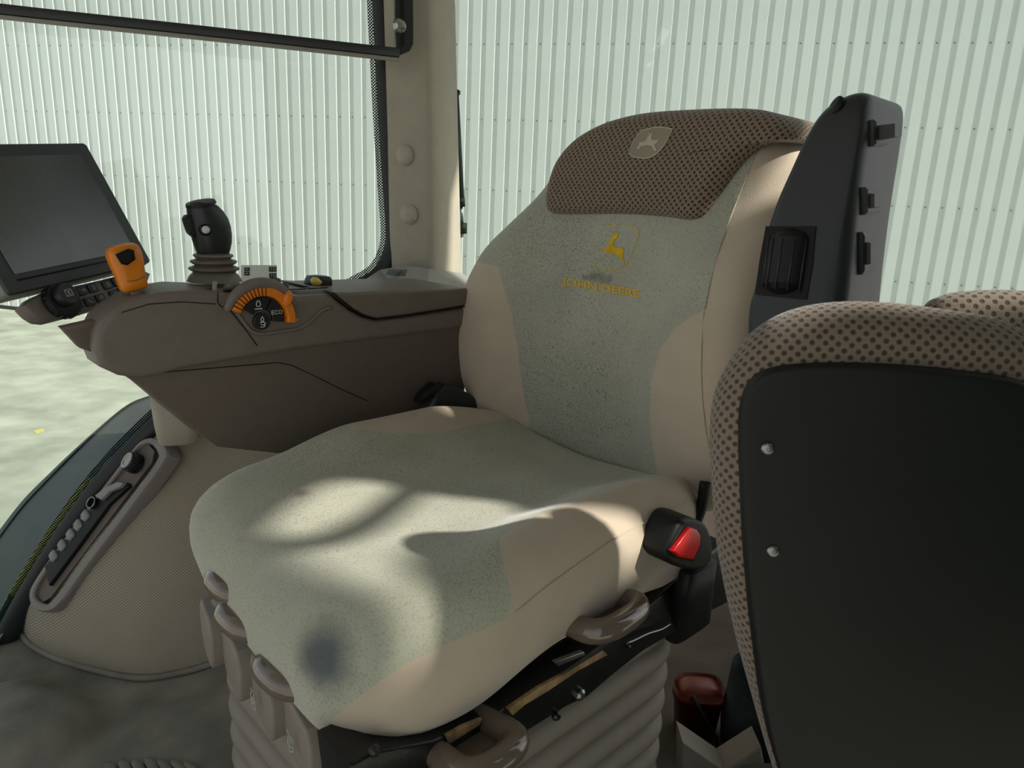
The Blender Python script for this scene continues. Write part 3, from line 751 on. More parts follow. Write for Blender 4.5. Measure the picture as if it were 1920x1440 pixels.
back = obj('backrest', B_in[0], B_in[1], M['gray_back'], seat, label='speckled gray velour backrest centre')
obj('side_bolsters', B_out[0], B_out[1], M['beige_fab'], back, label='plain beige velour sides')
smp = [BS.hit(u, v, .0006) for u, v in [(1320, 584), (1316, 640), (1315, 700), (1318, 760), (1324, 810), (1330, 840)]]
obj('seam', *tube(catmull(smp, 30, False), .0011, 6), M['beige_fab'], back)
smp = [BS.hit(u, v, .0006) for u, v in [(1322, 580), (1332, 530), (1350, 465), (1375, 395), (1402, 328), (1420, 285)]]
obj('seam', *tube(catmull(smp, 30, False), .0011, 6), M['gray_fab'], back)
def decal(px, surf, off, mt, name, parent, label=None):
    P = [surf.hit(u, v, off) for u, v in px] ; Q = [surf.hit(u, v, -.001) for u, v in px]; n = len(P)
    V = P + Q; Fc = [list(range(n)), [n + i for i in range(n)][::-1]] + [[i, n + i, n + (i + 1) % n, (i + 1) % n] for i in range(n)]
    return obj(name, *fixn(V, Fc), mt, parent, smooth=False, label=label)
def cr(pts): return [(980 + a / 3.428, 180 + b / 3.428) for a, b in pts]
deer = [(600, 868), (616, 884), (610, 910), (592, 925), (580, 962), (606, 978), (638, 974), (652, 990), (646, 1030), (652, 1055), (661, 1088), (640, 1055), (612, 1024), (590, 1012), (556, 1015), (535, 1000), (497, 988), (540, 975), (556, 955), (570, 915), (582, 893), (592, 890)]
decal(cr(deer), BS, .0012, M['yellow_print'], 'deer_print', back, 'faded yellow leaping deer print')
ol = [(545, 835), (600, 822), (680, 824), (735, 850), (748, 880), (735, 930), (700, 1010), (665, 1085), (600, 1120), (520, 1118), (470, 1095), (455, 1060)]
smp = [BS.hit(u, v, .0003) for u, v in cr(ol)]
obj('shield_outline', *tube(catmull(smp, 50, False), .0007, 5), M['yellow_faint'], back)
tv, tf = text2d('JOHN DEERE', 1.0, bold=.03); tx = np.array(tv); w_ = tx[:, 0].max() - tx[:, 0].min(); h_ = tx[:, 1].max() - tx[:, 1].min()
V = []
for p in tv:
    a = p[0] / w_; b = p[1] / h_
    V.append(BS.hit(1128 + 146 * a + 0 * b, 540 + 24 * a - 19 * b, .0010))
obj('lettering', V, tf, M['yellow_faint'], back, smooth=False, label='worn yellow JOHN DEERE lettering')

# --- headrest cover
def on_front(u, v, off):
    x = -.33
    for _ in range(40):
        q = sx(u, v, x); x = .5 * x + .5 * (b_front(q[1], q[2]) + off)
    q = sx(u, v, x); return (q[1], q[2])
h_px = [(1013, 385), (1022, 400), (1060, 402), (1150, 402), (1230, 407), (1283, 413), (1310, 402), (1338, 365), (1372, 318), (1402, 285), (1432, 265), (1462, 262), (1490, 258), (1482, 232), (1450, 212), (1400, 202), (1300, 203), (1200, 211), (1130, 230), (1078, 260), (1043, 300), (1020, 350)]
h_out = [on_front(u, v, .018) for u, v in h_px]
def h_front(y, z): return b_front(y, z) + .020 + .012 * sstep(.93, 1.03, z)
hc = on_front(1230, 300, .02)
V, Fc, UV = star(h_out, hc, h_front, .028, .175, bmp, n=220, rho_b=.03, inner=24)
HS = Surf(V, Fc)
head = obj('headrest_cover', V, Fc, M['dot'], seat, uv=UV, label='brown dotted fabric headrest cover with a stitched emblem')
sh = [(685, 372), (720, 395), (790, 405), (835, 393), (870, 370), (905, 330), (935, 280), (968, 215), (910, 205), (850, 204), (770, 224), (740, 255), (715, 295)]
em = decal(cr(sh), HS, .0014, M['emblem'], 'emblem_patch', head, 'olive shield patch')
obj('emblem_border', *tube([HS.hit(u, v, .0014) for u, v in cr(sh)], .0010, 6, closed=True), M['emblem_l'], em)
dr2 = [(738, 338), (752, 322), (752, 306), (778, 300), (800, 290), (806, 268), (818, 262), (812, 238), (826, 252), (842, 232), (834, 262), (832, 282), (846, 290), (880, 284), (868, 304), (852, 316), (864, 356), (850, 356), (834, 324), (800, 320), (764, 328), (752, 348)]
decal(cr(dr2), HS, .0024, M['emblem_l'], 'deer_stitching', em, 'pale stitched leaping deer')
smp = [HS.hit(u, v, .0004) for u, v in [(1290, 412), (1318, 396), (1345, 360), (1375, 322), (1405, 290), (1430, 275), (1455, 272), (1480, 282)]]

# --- black seat pan, near-side rail, worn strip
pan = obj('seat_pan', *prism(rrect(.54, .42, .05, (-.02, -.01)), .455, .36, lambda a, b, h: np.array([a, b, h]), bev=.01), M['black_g'], seat, auto=40)
rp = [sy(u, v, .225)[[0, 2]] for u, v in [(640, 1420), (690, 1395), (800, 1375), (920, 1325), (1050, 1245), (1150, 1175), (1250, 1085), (1345, 1010), (1360, 1120), (1300, 1150), (1190, 1215), (1130, 1262), (1085, 1300), (1050, 1315), (980, 1358), (880, 1395), (760, 1450), (650, 1500)]]
rail = obj('side_rail', *prism(rp, .238, .18, lambda a, b, h: np.array([a, h, b]), bev=.004), M['black_g'], seat, auto=40)
def onrail(px, y0, y1, mt, name, parent=None, label=None, bev=.001):
    P = [sy(u, v, y0)[[0, 2]] for u, v in px]
    return obj(name, *prism(P, y0 + 0, y1, lambda a, b, h: np.array([a, h, b]), bev=bev), mt, parent or rail, auto=40, label=label)
onrail([(952, 1330), (1010, 1290), (1070, 1258), (1132, 1220), (1140, 1228), (1085, 1258), (1030, 1295), (985, 1322), (962, 1342)], .2405, .236, M['bronze'], 'worn_strip', label='worn bronze patch on the black rail')
onrail([(838, 1380), (870, 1362), (905, 1348), (900, 1360), (860, 1385), (842, 1396)], .2405, .236, M['bronze'], 'worn_strip')
onrail([(1040, 1242), (1095, 1222), (1098, 1228), (1048, 1250)], .2415, .236, M['chrome'], 'scraped_edge')
obj('cable', *tube(catmull([sy(u, v, .246) for u, v in [(1175, 1206), (1190, 1200), (1215, 1188), (1240, 1180), (1256, 1170)]], 20, False), .0017, 6), M['chrome'], rail)
for (u, v, r) in ((1085, 1301, .008), (1040, 1340, .006), (1178, 1208, .005), (700, 1405, .006)):
    obj('bolt', *lathe([(r, 0), (r, .004), (r * .6, .007), (.0005, .007)], sy(u, v, .238), (0, 1, 0), 8), M['chrome'] if r > .007 else M['black_g'], rail, smooth=False)
lowf = [sy(u, v, .215)[[0, 2]] for u, v in [(690, 1420), (960, 1372), (1080, 1325), (1140, 1290), (1150, 1262), (1080, 1310), (1000, 1350), (900, 1400)]]

# --- bellows
def rr_ring(hx, hy, r, cx, cy, n=18):
    return rrect(2 * hx, 2 * hy, r, (cx, cy), n)
V = []; Fc = []; zt = .365; nf = 8; ring = None
for f in range(nf):
    for k in range(8):
        t = k / 8; z = zt - (f + t) * zt / nf; bul = .030 * math.sqrt(max(0, 1 - (2 * t - 1) ** 2))
        P = rr_ring(.252 + bul, .216 + bul, .06 + bul, -.030, -.030); n = len(P); V += [(a, b, z) for a, b in P]
P = rr_ring(.252, .216, .06, -.030, -.030); V += [(a, b, .002) for a, b in P]
for i in range(nf * 8):
    for j in range(n): Fc.append([i * n + j, i * n + (j + 1) % n, (i + 1) * n + (j + 1) % n, (i + 1) * n + j])
Fc.append(list(range(n))); Fc.append([nf * 8 * n + j for j in range(n)])
obj('suspension_bellows', *fixn(V, Fc), M['bellow'], seat, auto=55)

# --- front panel with finger wells
fp = root('front_panel', None); fp.parent = seat
pan_o = [(-.165, .352), (.205, .352), (.215, .385), (.21, .425), (-.16, .425), (-.17, .39)]
obj('front_panel', *prism(pan_o, .285, .20, lambda a, b, h: np.array([h, a, b]), bev=.010), M['panel_f'], seat, auto=40)
bpy.data.objects.remove(fp)
wells = [(-.185, -.105), (-.115, -.02), (-.03, .065), (.055, .15), (.14, .208)]
for (y0, y1) in wells:
    P = [(y0 + .004, .372), (y0 + .002, .405), (y0 + .012, .421), (y1 - .012, .42), (y1, .40), (y1 - .002, .362), (y1 - .010, .352), (y0 + .03, .350)]
    V, Fc = prism(P, .287, .25, lambda a, b, h, y0=y0, y1=y1: np.array([h + (.002 + .016 * (a - y0) / (y1 - y0)) * (1 if h > .27 else 0), a, b]), bev=.005)
    obj('finger_well', V, Fc, M['panel_f'], seat, auto=40)
def icon(lines, c, sc_, mp, mt, parent, wdt=.0012, name='symbol_print'):
    return obj(name, *strokes([[(c[0] + a * sc_, c[1] + b * sc_) for a, b in l] for l in lines], wdt, mp), mt, parent, smooth=False)
fmp = lambda a, b, h: np.array([.3052 + h, a, b])
seatico = [[(-.4, 1), (.2, .9)], [(-.3, .7), (-.5, .1), (-.2, -.8), (.35, -.9), (.45, -.3), (.1, .5), (.3, .75)], [(-.2, .2), (.2, .1), (.1, -.4), (-.1, -.4), (-.2, .2)]]
icon(seatico, sx(480, 1310, .302)[1:], .013, fmp, M['icon_d'], seat)
icon([[(-.5, 1), (.5, .3)], [(-.3, .5), (-.4, -.1), (-.1, -.7), (.5, -.3), (.4, 0), (0, -.2), (-.1, .3)], [(.2, .7), (.5, .6)]], sx(550, 1393, .302)[1:], .014, fmp, M['icon_d'], seat)
obj('round_recess', *lathe([(.0095, 0), (.0095, .002), (.001, .0022)], sx(618, 1402, .285), (1, 0, 0), 20), M['void'], seat)
obj('round_recess', *lathe([(.0095, 0), (.0095, .002), (.001, .0022)], sx(650, 1432, .285), (1, 0, 0), 20), M['void'], seat)

# --- adjusting levers: a padded paddle with a hollow for the finger
def lever(cx, cy, z, ang, L_=.07, Wd=.07, r=.0125, tilt=0.):
    """a glossy loop to hook a finger into, its ends under the cushion"""
    ca, sa = math.cos(ang), math.sin(ang)
    P = catmull([(-L_, -Wd * .42), (-.03, -Wd * .45), (-.012, -Wd * .42), (-.002, -Wd * .25), (.0, 0), (-.002, Wd * .25), (-.012, Wd * .42), (-.03, Wd * .45), (-L_, Wd * .42)], 40, False)
    def mp(a, b, h): return np.array([cx + a * ca - b * sa, cy + a * sa + b * ca, z + h + a * tilt])
    V, Fc = tube([(a, b, 0) for a, b in P], [r * (1 + .25 * math.sin(math.pi * i / 39)) for i in range(40)], 16)
    o = obj('lever', [mp(v[0], v[1], v[2] * 1.0) for v in V], Fc, M['lever'], seat)
    Q = [(a, b) for a, b in inset(P, .004)]
    obj('lever_web', *prism(P, -.004, -.010, mp), M['lever'], o, auto=40)
    return o
for (u, v, x) in ((392, 1085, .315), (412, 1150, .322), (485, 1252, .322)):
    q = sx(u, v, x); lever(q[0] - .010, q[1] + .012, q[2] - .010, .05, tilt=.10)
q = sy(1190, 1160, .285); lever(q[0] + .02, q[1], q[2] + .006, math.pi / 2 + .05, L_=.09, Wd=.10, tilt=.15)
q = sy(935, 1425, .29); lever(q[0], q[1], q[2], math.pi / 2, L_=.11, Wd=.08, tilt=.15)

# --- belt buckles
bk_ = obj('buckle_body', *prism(catmull([sy(u, v, .29)[[0, 2]] for u, v in [(1250, 1036), (1264, 1000), (1280, 975), (1302, 973), (1328, 988), (1338, 1030), (1328, 1062), (1300, 1070), (1266, 1062), (1252, 1050)]], 50), .290, .25, lambda a, b, h: np.array([a, h, b]), bev=.006), M['black_m'], seat, auto=50)
P = [sy(u, v, .292)[[0, 2]] for u, v in [(1254, 1034), (1284, 980), (1318, 992), (1318, 1024), (1302, 1054), (1260, 1045)]]
obj('button_recess', *prism(P, .2915, .285, lambda a, b, h: np.array([a, h, b]), bev=.002), M['void'], bk_, auto=40)
P = [sy(u, v, .294)[[0, 2]] for u, v in [(1258, 1033), (1292, 988), (1306, 992), (1312, 1002), (1311, 1020), (1298, 1049), (1272, 1045)]]
obj('release_button', *prism(P, .297, .288, lambda a, b, h: np.array([a, h, b]), bev=.004), M['red'], bk_, auto=40, label='bright red release button')
obj('buckle_stalk', *loft([(sy(1310, 1060, .27), (1, 0, 0), (0, 1, 0), .035, .012), (sy(1300, 1110, .25), (1, 0, 0), (0, 1, 0), .04, .014), (sy(1290, 1180, .22), (1, 0, 0), (0, 1, 0), .05, .014)], 20, 4), M['black_m'], bk_)
obj('belt_webbing', *tube(catmull([sy(u, v, .24) for u, v in [(1322, 905), (1318, 935), (1312, 960), (1300, 990)]], 12, False), .008, 8), M['black_m'], bk_)
fbk = obj('far_buckle', *loft([(sy(800, 752, -.262), (.6, 0, -.8), (0, 1, 0), .022, .014), (sy(815, 742, -.262), (.6, 0, -.8), (0, 1, 0), .026, .016), (sy(845, 752, -.262), (.6, 0, -.8), (0, 1, 0), .028, .018), (sy(880, 775, -.262), (.6, 0, -.8), (0, 1, 0), .03, .018)], 20, 5), M['black'], seat, auto=40)
obj('latch_tongue', *loft([(sy(785, 745, -.262), (.6, 0, -.8), (0, 1, 0), .010, .010), (sy(805, 728, -.262), (.6, 0, -.8), (0, 1, 0), .012, .013), (sy(826, 735, -.262), (.6, 0, -.8), (0, 1, 0), .014, .013)], 16, 5), M['black_m'], fbk, auto=40)
obj('belt_reel_cover', *lathe([(.03, -.03), (.04, -.02), (.042, 0), (.035, .02), (.01, .03)], sy(905, 775, -.27), (0, 1, 0), 24), M['black'], fbk, auto=50)

# --- folded-up armrest
arm_px = [(1405, 860), (1394, 760), (1392, 600), (1402, 545), (1420, 460), (1446, 380), (1480, 305), (1514, 235), (1542, 197), (1580, 174), (1612, 170), (1625, 190), (1618, 260), (1600, 380), (1585, 500), (1575, 600), (1560, 760), (1545, 860)]
AX = -.20
def a_front(y, z): return AX - .22 * (z - .85)
def on_arm(u, v, off=0.):
    x = AX
    for _ in range(30): q = sx(u, v, x); x = .5 * x + .5 * (a_front(q[1], q[2]) + off)
    return np.array(sx(u, v, x)[1:])
a_out = [on_arm(u, v) for u, v in arm_px]
V, Fc, UV = star(a_out, on_arm(1490, 520), a_front, .022, .115, bmp, n=150, rho_b=.008, inner=10)
arm = obj('armrest', V, Fc, M['black'], seat, label='black armrest folded upright with a ribbed adjusting roller'); AS = Surf(V, Fc)
hp_ = [on_arm(u, v, .001) for u, v in [(1436, 424), (1530, 424), (1523, 500), (1512, 562), (1416, 552), (1424, 490)]]
def amp(a, b, h): return np.array([a_front(a, b) + h, a, b])
obj('roller_recess', *prism(hp_, .0015, -.002, amp), M['void'], arm, smooth=False)
c1, c2 = on_arm(1482, 432), on_arm(1464, 556)
axv = np.array([0, *(c2 - c1)]); axv = np.array([a_front(*c2) - a_front(*c1), c2[0] - c1[0], c2[1] - c1[1]]); LN = np.linalg.norm(axv)
prof = [(.012, 0), (.022, .006), (.026, .012), (.026, LN - .012), (.022, LN - .006), (.012, LN)]
rol = obj('roller', *lathe(prof, np.array([a_front(*c1) - .010, *c1]), axv, 26), M['black_m'], arm, auto=25)
for k in range(-2, 3):
    an = k * .5
    off = np.array([.0265 * math.cos(an) - .010, .0265 * math.sin(an), 0])
    obj('roller_rib', *tube([np.array([a_front(*c1), *c1]) + axv * .12 + off, np.array([a_front(*c1), *c1]) + axv * .88 + off], .0014, 6), M['black'], rol)
hh = AS.hit(1566, 198); obj('screw_hole', *lathe([(.011, -.004), (.011, .0008), (.001, .001)], hh, (.75, -.55, .35), 20), M['void'], arm)
for (u, v, w_, h_) in ((1648, 250, 34, 50), (1632, 377, 34, 52), (1622, 475, 24, 80)):
    P = [AS.hit(u + a * w_ / 2, v + b * h_ / 2, .0) for a, b in ((-1, -1), (.6, -.8), (.6, .9), (-1, 1))]
    c = sum(P) / 4; nn = np.cross(P[1] - P[0], P[3] - P[0]); nn /= np.linalg.norm(nn)
    if nn @ (CL - c) < 0: nn = -nn
    V = [p - nn * .003 for p in P] + [p + nn * .004 for p in P] + [c + (p - c) * .8 + nn * .0055 for p in P]
    Fc = [[i, (i + 1) % 4, 4 + (i + 1) % 4, 4 + i] for i in range(4)] + [[4 + i, 4 + (i + 1) % 4, 8 + (i + 1) % 4, 8 + i] for i in range(4)] + [[8, 9, 10, 11]]
    cl = obj('clip_base', *fixn(V, Fc), M['black'], arm, smooth=False)
    k = .55; V = [c + (p - c) * k + nn * .004 for p in P] + [c + (p - c) * k * .9 + nn * (.010 if v > 300 else .022) for p in P]
    Fc = [[i, (i + 1) % 4, 4 + (i + 1) % 4, 4 + i] for i in range(4)] + [[4, 5, 6, 7]]
    obj('clip', *fixn(V, Fc), M['black'], cl, smooth=False)

# ================================================================== control console beside the seat
con = root('control_console', SEATM @ Matrix.Translation((0.03, -.37, .0)), 'brown armrest control console with joystick and orange throttle dial', 'console')
con_o = np.array([0.03, -.37, 0.])
YI = -.285
def cmp_(a, b, h):                                               # profile in (x, z), h = y; the nose tapers in plan
    k = 1 - .62 * sstep(.10, .36, a)
    return np.array([a, YI + (h - YI) * k if h < YI - .02 else h, b]) - con_o
def cpx(L_, y=YI): return [sy(u, v, y)[[0, 2]] for u, v in L_]
up_px = [(176, 655), (178, 628), (190, 603), (214, 582), (250, 562), (300, 549), (360, 545), (408, 549), (440, 552), (470, 548), (500, 547), (530, 552), (560, 556), (600, 553), (622, 552), (640, 567), (660, 582), (682, 594), (706, 600), (760, 594), (830, 583), (892, 573), (893, 612), (800, 625), (700, 638), (560, 656), (430, 678), (340, 694), (270, 712), (225, 706), (190, 690)]
body = obj('console_body', *prism(cpx(up_px), YI, -.475, cmp_, bev=.010, bev2=.016, seg=5), M['brown'], con, auto=50)
lo_px = [(196, 680), (225, 690), (270, 695), (340, 678), (430, 660), (560, 638), (700, 620), (800, 608), (893, 595), (880, 690), (855, 800), (700, 840), (520, 850), (408, 838), (340, 785), (270, 728)]
obj('lower_body', *prism(cpx(lo_px, YI - .008), YI - .006, -.45, cmp_, bev=.004, bev2=.01, seg=4), M['brown_d'], con, auto=50)
gl = [sy(u, v, YI - .006) - con_o for u, v in [(280, 700), (400, 690), (520, 680), (545, 684), (590, 705), (640, 730), (690, 752)]]
obj('panel_joint', *tube(gl, .0008, 6), M['void'], con)
lid_px = [(625, 548), (644, 565), (663, 580), (684, 592), (706, 598), (760, 592), (830, 581), (893, 571), (906, 548), (880, 541), (800, 543), (700, 547), (650, 549)]
obj('armrest_lid', *prism(cpx(lid_px, YI + .004), YI + .004, -.475, cmp_, bev=.007, bev2=.012, seg=6), M['lid'], con, auto=50)
obj('lid_gap', *tube([sy(u, v, YI + .0015) - con_o for u, v in [(623, 548), (642, 565), (662, 580), (684, 592), (706, 598), (760, 592), (830, 581), (893, 571)]], .0013, 6), M['void'], con)
obj('body_joint', *tube([sy(u, v, YI + .0005) - con_o for u, v in [(409, 549), (408, 566), (413, 574), (430, 580), (462, 620), (482, 648)]], .0008, 6), M['void'], con)
obj('nose_joint', *tube([sy(u, v, YI + .0005) - con_o for u, v in [(228, 586), (280, 570), (340, 566), (405, 570)]], .0006, 6), M['void'], con)
obj('pod_rim', *tube(catmull([sy(u, v, YI + .0015) - con_o for u, v in [(424, 565), (440, 580), (460, 608), (474, 622), (492, 626), (530, 621), (560, 616), (585, 600), (604, 582), (622, 577)]], 50, False), .0026, 8), M['brown'], con)
obj('marker_strip', *tube([sy(u, v, -.30) - con_o for u, v in [(403, 527), (402, 540), (406, 556)]], .0034, 8), M['sill'], con)
# throttle dial
dcx, dcz = sy(489, 600, YI)[[0, 2]]
def dmp(a, b, h): return np.array([dcx - a, YI + h, dcz + b]) - con_o       # a to the right in the photograph
def sector(r0, r1, a0, a1, n=20):
    P = [(r1 * math.cos(math.radians(a0 + (a1 - a0) * i / n)), r1 * math.sin(math.radians(a0 + (a1 - a0) * i / n))) for i in range(n + 1)]
    return P + [(r0 * math.cos(math.radians(a1 + (a0 - a1) * i / n)), r0 * math.sin(math.radians(a1 + (a0 - a1) * i / n))) for i in range(n + 1)]
thr = obj('throttle_wheel', *prism(sector(.0365, .0495, -8, 158, 40), .013, -.004, dmp, bev=.0025), M['orange'], con, auto=40, label='orange throttle wheel with ridges')
for k in range(10):
    a = math.radians(150 - k * 7.2); r0, r1 = .0375, .0495
    obj('ridge', *tube([dmp(r0 * math.cos(a), r0 * math.sin(a), .0132), dmp(r1 * math.cos(a), r1 * math.sin(a), .0132), dmp(.0498 * math.cos(a), .0498 * math.sin(a), .008)], .0007, 5), M['void'], thr)
a = math.radians(38)
obj('thumb_paddle', *loft([(dmp(.047 * math.cos(a) + t * .012 * math.cos(a + .4), .047 * math.sin(a) + t * .012 * math.sin(a + .4), .010), np.array([math.sin(a), 0, math.cos(a)]), np.array([0, 1, 0]), hu, hv) for t, hu, hv in ((-.9, .004, .003), (-.3, .0085, .006), (.3, .008, .0075), (.8, .0065, .006), (1.05, .004, .003))], 20), M['orange'], thr)
obj('dial_hood', *tube([dmp(.0545 * math.cos(math.radians(t)), .0545 * math.sin(math.radians(t)), .006) for t in range(42, 166, 4)], [.003 + .0055 * math.sin(math.pi * i / 30) ** .4 for i in range(31)], 12), M['brown'], con)
b1 = obj('dial_key', *prism(sector(.0155, .034, 66, 146, 14), .006, -.002, dmp, bev=.0015), M['keys'], con, auto=40)
b2 = obj('dial_key', *prism(sector(.0155, .034, -8, 62, 14), .006, -.002, dmp, bev=.0015), M['keys'], con, auto=40)
b3 = obj('dial_key', *prism(circ(.0128, (-.0005, -.0015)), .006, -.002, dmp, bev=.0015), M['keys'], con, auto=40)
pot = [[(-.35, .9), (-.35, .55), (-.6, .2), (-.6, -.3), (-.3, -.65), (.3, -.65), (.6, -.3), (.6, .2), (.35, .55), (.35, .9), (-.35, .9)]]
imp = lambda a, b, h: dmp(a, b, .0062 + h)
icon(pot, (-.0055, .0245), .0052, imp, M['icon'], b1, .0009); icon([[(-1, 0), (1, 0)]], (-.0055, .0178), .005, imp, M['icon'], b1, .0013)
tv, tf = text2d('ECO', .0088); obj('lettering', [dmp(p[0] + .0222, p[1] + .0105, .0066) for p in tv], tf, M['icon'], b2, smooth=False)
icon([[(-.2, .1), (-.25, .6), (0, 1), (.25, .6), (.2, .1), (-.2, .1)], [(-.4, -.1), (.1, 0), (.55, -.2), (.3, -.6), (-.3, -.4)], [(-.4, -.9), (.3, -.9), (.5, -.6)]], (-.0005, -.002), .0080, imp, M['icon'], b3, .0009)
icon([[(-.5, 0), (.5, 0)], [(0, -.6), (0, .6)], [(-.5, -.5), (.5, .5)]], (.057, -.004), .0028, lambda a, b, h: dmp(a, b, .0004 + h), M['icon_d'], con, .0009)
# oval button, switch grids on top
ov = sy(436, 536, -.31)
obj('oval_button', *loft([(ov + np.array([0, 0, z]) - con_o, (1, 0, 0), (0, .9, .45), a, b) for z, a, b in ((-.006, .014, .010), (.0, .0135, .0095), (.0025, .011, .0075), (.003, .004, .003))], 24, 2), M['lid'], con)
for (u0, v0, u1, v1, y) in ((486, 523, 520, 528, -.36), (505, 530, 535, 540, -.35)):
    q0, q1 = sy(u0, v0, y), sy(u1, v1, y); c = (q0 + q1) / 2; w_ = abs(q1[0] - q0[0]) / 2
    g = obj('switch_bank', *prism(rrect(2 * w_, .034, .004), .0, -.02, lambda a, b, h: c + np.array([a, b * .9, h + b * .25]) - con_o, bev=.002), M['brown'], con, auto=40)
    for k in range(3):
        for j in range(2):
            obj('switch_key', *prism(rrect(w_ * .5, .011, .0015), .0015, -.001, lambda a, b, h: c + np.array([(k - 1) * w_ * .6 + a, (b + (j - .5) * .015) * .9, h + (b + (j - .5) * .015) * .25]) - con_o, bev=.0008), M['black'], g, auto=40)
tr_ = [sy(u, v, -.335) for u, v in ((545, 547), (610, 547))]; c = (tr_[0] + tr_[1]) / 2
tray = obj('switch_tray', *prism(rrect(.062, .05, .006), .004, -.015, lambda a, b, h: c + np.array([a, b, h + b * .12]) - con_o, bev=.002), M['sill'], con, auto=40)
for k in range(3):
    obj('rocker_switch', *prism(rrect(.014, .034, .002), .0065, .002, lambda a, b, h: c + np.array([(k - 1) * .019 + a, b, h + b * .12]) - con_o, bev=.001), M['black'], tray, auto=40)
lk = obj('latch_block', *loft([(sy(u, 530, -.40) - con_o, (0, 1, 0), (0, 0, 1), hv, hu) for u, hu, hv in ((576, .006, .010), (582, .012, .018), (600, .013, .02), (612, .012, .02))], 20, 3.5), M['black'], con, auto=50)
obj('yellow_mark', *loft([(sy(u, 528, -.388) - con_o, (0, 1, 0), (0, 0, 1), .012, hu) for u, hu in ((583, .003), (588, .008), (594, .007), (598, .002))], 14), M['yellow'], lk)
# joystick
jb = sy(402, 512, -.395)
prof = [(.040, -.012), (.036, -.004), (.030, .002), (.0365, .006), (.0365, .0085), (.027, .012), (.0335, .0165), (.0335, .019), (.024, .022), (.029, .026), (.028, .0285), (.018, .031)]
joy = obj('joystick_grip', *loft([(sy((l + r) / 2, v, -.395) - con_o, (1, 0, 0), (0, 1, .12), abs(sy(l, v, -.395)[0] - sy(r, v, -.395)[0]) / 2, hd) for v, l, r, hd in ((492, 384, 420, .014), (484, 377, 425, .018), (470, 369, 430, .021), (455, 364, 433, .023), (440, 360, 433, .024), (425, 356, 431, .024), (410, 354, 426, .023), (396, 352, 417, .021), (386, 351, 407, .019), (381, 354, 398, .016), (379, 360, 390, .01))], 28, 2.3), M['black'], con, label='black joystick grip')
obj('joystick_boot', *lathe(prof, jb - con_o, (0, 0, 1), 36), M['brown'], con, auto=50)
obj('round_button', *lathe([(.0085, -.004), (.0085, .001), (.0065, .0015), (.006, .004), (.001, .0045)], sy(385, 431, -.370) - con_o, (0, 1, .1), 20), M['black_m'], joy)
obj('button_face', *lathe([(.0055, .0), (.0055, .003), (.0005, .0034)], sy(385, 431, -.367) - con_o, (0, 1, .1), 18), M['icon'], joy)
obj('side_paddle', *loft([(sy(u, 424, -.395) - con_o, (0, 1, 0), (0.25, 0, 1), hw, hh_) for u, hw, hh_ in ((364, .012, .018), (354, .012, .016), (349, .010, .012))], 16, 4), M['black_m'], joy, auto=40)
obj('top_cap', *lathe([(.022, -.003), (.021, .001), (.001, .002)], sy(376, 380, -.395) - con_o, (.25, .1, .95), 24), M['black_m'], joy, auto=40)
# orange lever at the front
lv = [(462, 228, 27.5, .016), (458, 228, 20, .011)]
ax0, ax1 = np.array([227, 460.]), np.array([252, 543.])
rings = []
pa, pb = sy(*ax0, -.325), sy(*ax1, -.325); dv = (pb - pa); dv /= np.linalg.norm(dv); us = np.cross((0, 1, 0), dv)
for t, hw, hd in ((-.02, .010, .006), (.0, .017, .011), (.06, .0215, .015), (.18, .0235, .018), (.35, .0228, .018), (.6, .0205, .017), (.8, .0195, .016), (.94, .019, .015), (1., .016, .012)):
    rings.append((pa + (pb - pa) * t - con_o, us, (0, 1, 0), hw * .9, hd))
ol_ = obj('orange_lever', *loft(rings, 30, 3), M['orange_l'], con, label='orange lever with a black window')
P = [sy(u, v, -.306)[[0, 2]] for u, v in [(212, 476), (236, 465), (246, 468), (249, 485), (234, 496), (223, 494)]]
obj('lever_window', *prism(P, -.3045, -.312, cmp_, bev=.002), M['black_m'], ol_, auto=40)
obj('lever_seam', *tube([sy(u, v, -.3085) - con_o for u, v in [(238, 528), (255, 526), (272, 518)]], .0007, 5), M['brown'], ol_)
obj('lever_stalk', *tube([pb - con_o, pb + dv * .02 - con_o], .006, 10), M['sill'], ol_)
for u in (305, 348, 385):
    obj('slot_mark', *loft([(sy(u, 546, -.33) + np.array([0, 0, z]) - con_o, (1, 0, 0), (0, 1, 0), .011, .005) for z in (.0, .003)], 16, 2), M['void'], con)
# arm carrying the display
obj('support_arm', *prism(cpx([(96, 604), (130, 640), (176, 656), (200, 640), (215, 590), (160, 590)], -.36), -.34, -.40, cmp_, bev=.006, bev2=.006), M['brown_d'], con, auto=50)

# ================================================================== display
MC = np.array([-.662, 1.035, .911]); MX = np.array([.213, .973, .091]); MX /= np.linalg.norm(MX)
MU = np.array([-.443, .013, .897]); MU -= MX * (MU @ MX); MU /= np.linalg.norm(MU); MN = np.cross(MX, MU)
mm = Matrix([[MX[i], MU[i], MN[i], MC[i]] for i in range(3)] + [[0, 0, 0, 1]])
mon = root('display_monitor', mm, 'dark touchscreen display on an arm at the front of the console', 'monitor')
def mpx(u, v, off=0.):
    p = plane(u, v, MC + MN * off, MN) - MC; return np.array([p @ MX, p @ MU])
obj('housing', *prism(rrect(.262, .202, .008), -.006, -.045, W3, bev=.002, bev2=.012), M['monitor_b'], mon, auto=40)
bz_o = [(-.130, -.100), (.130, -.100), (.130, .100), (-.130, .100)]
bzl = obj('bezel', *prism(rrect(.260, .200, .006), .0, -.008, W3, bev=.0015), M['monitor'], mon, auto=40)
obj('screen', *prism(rrect(.218, .158, .002, (-.001, .003)), .0012, -.002, W3), M['screen'], mon, smooth=False)
obj('bezel_groove', *tube([(-.110, -.084, .0005), (.11, -.084, .0005)], .0012, 6), M['void'], bzl)
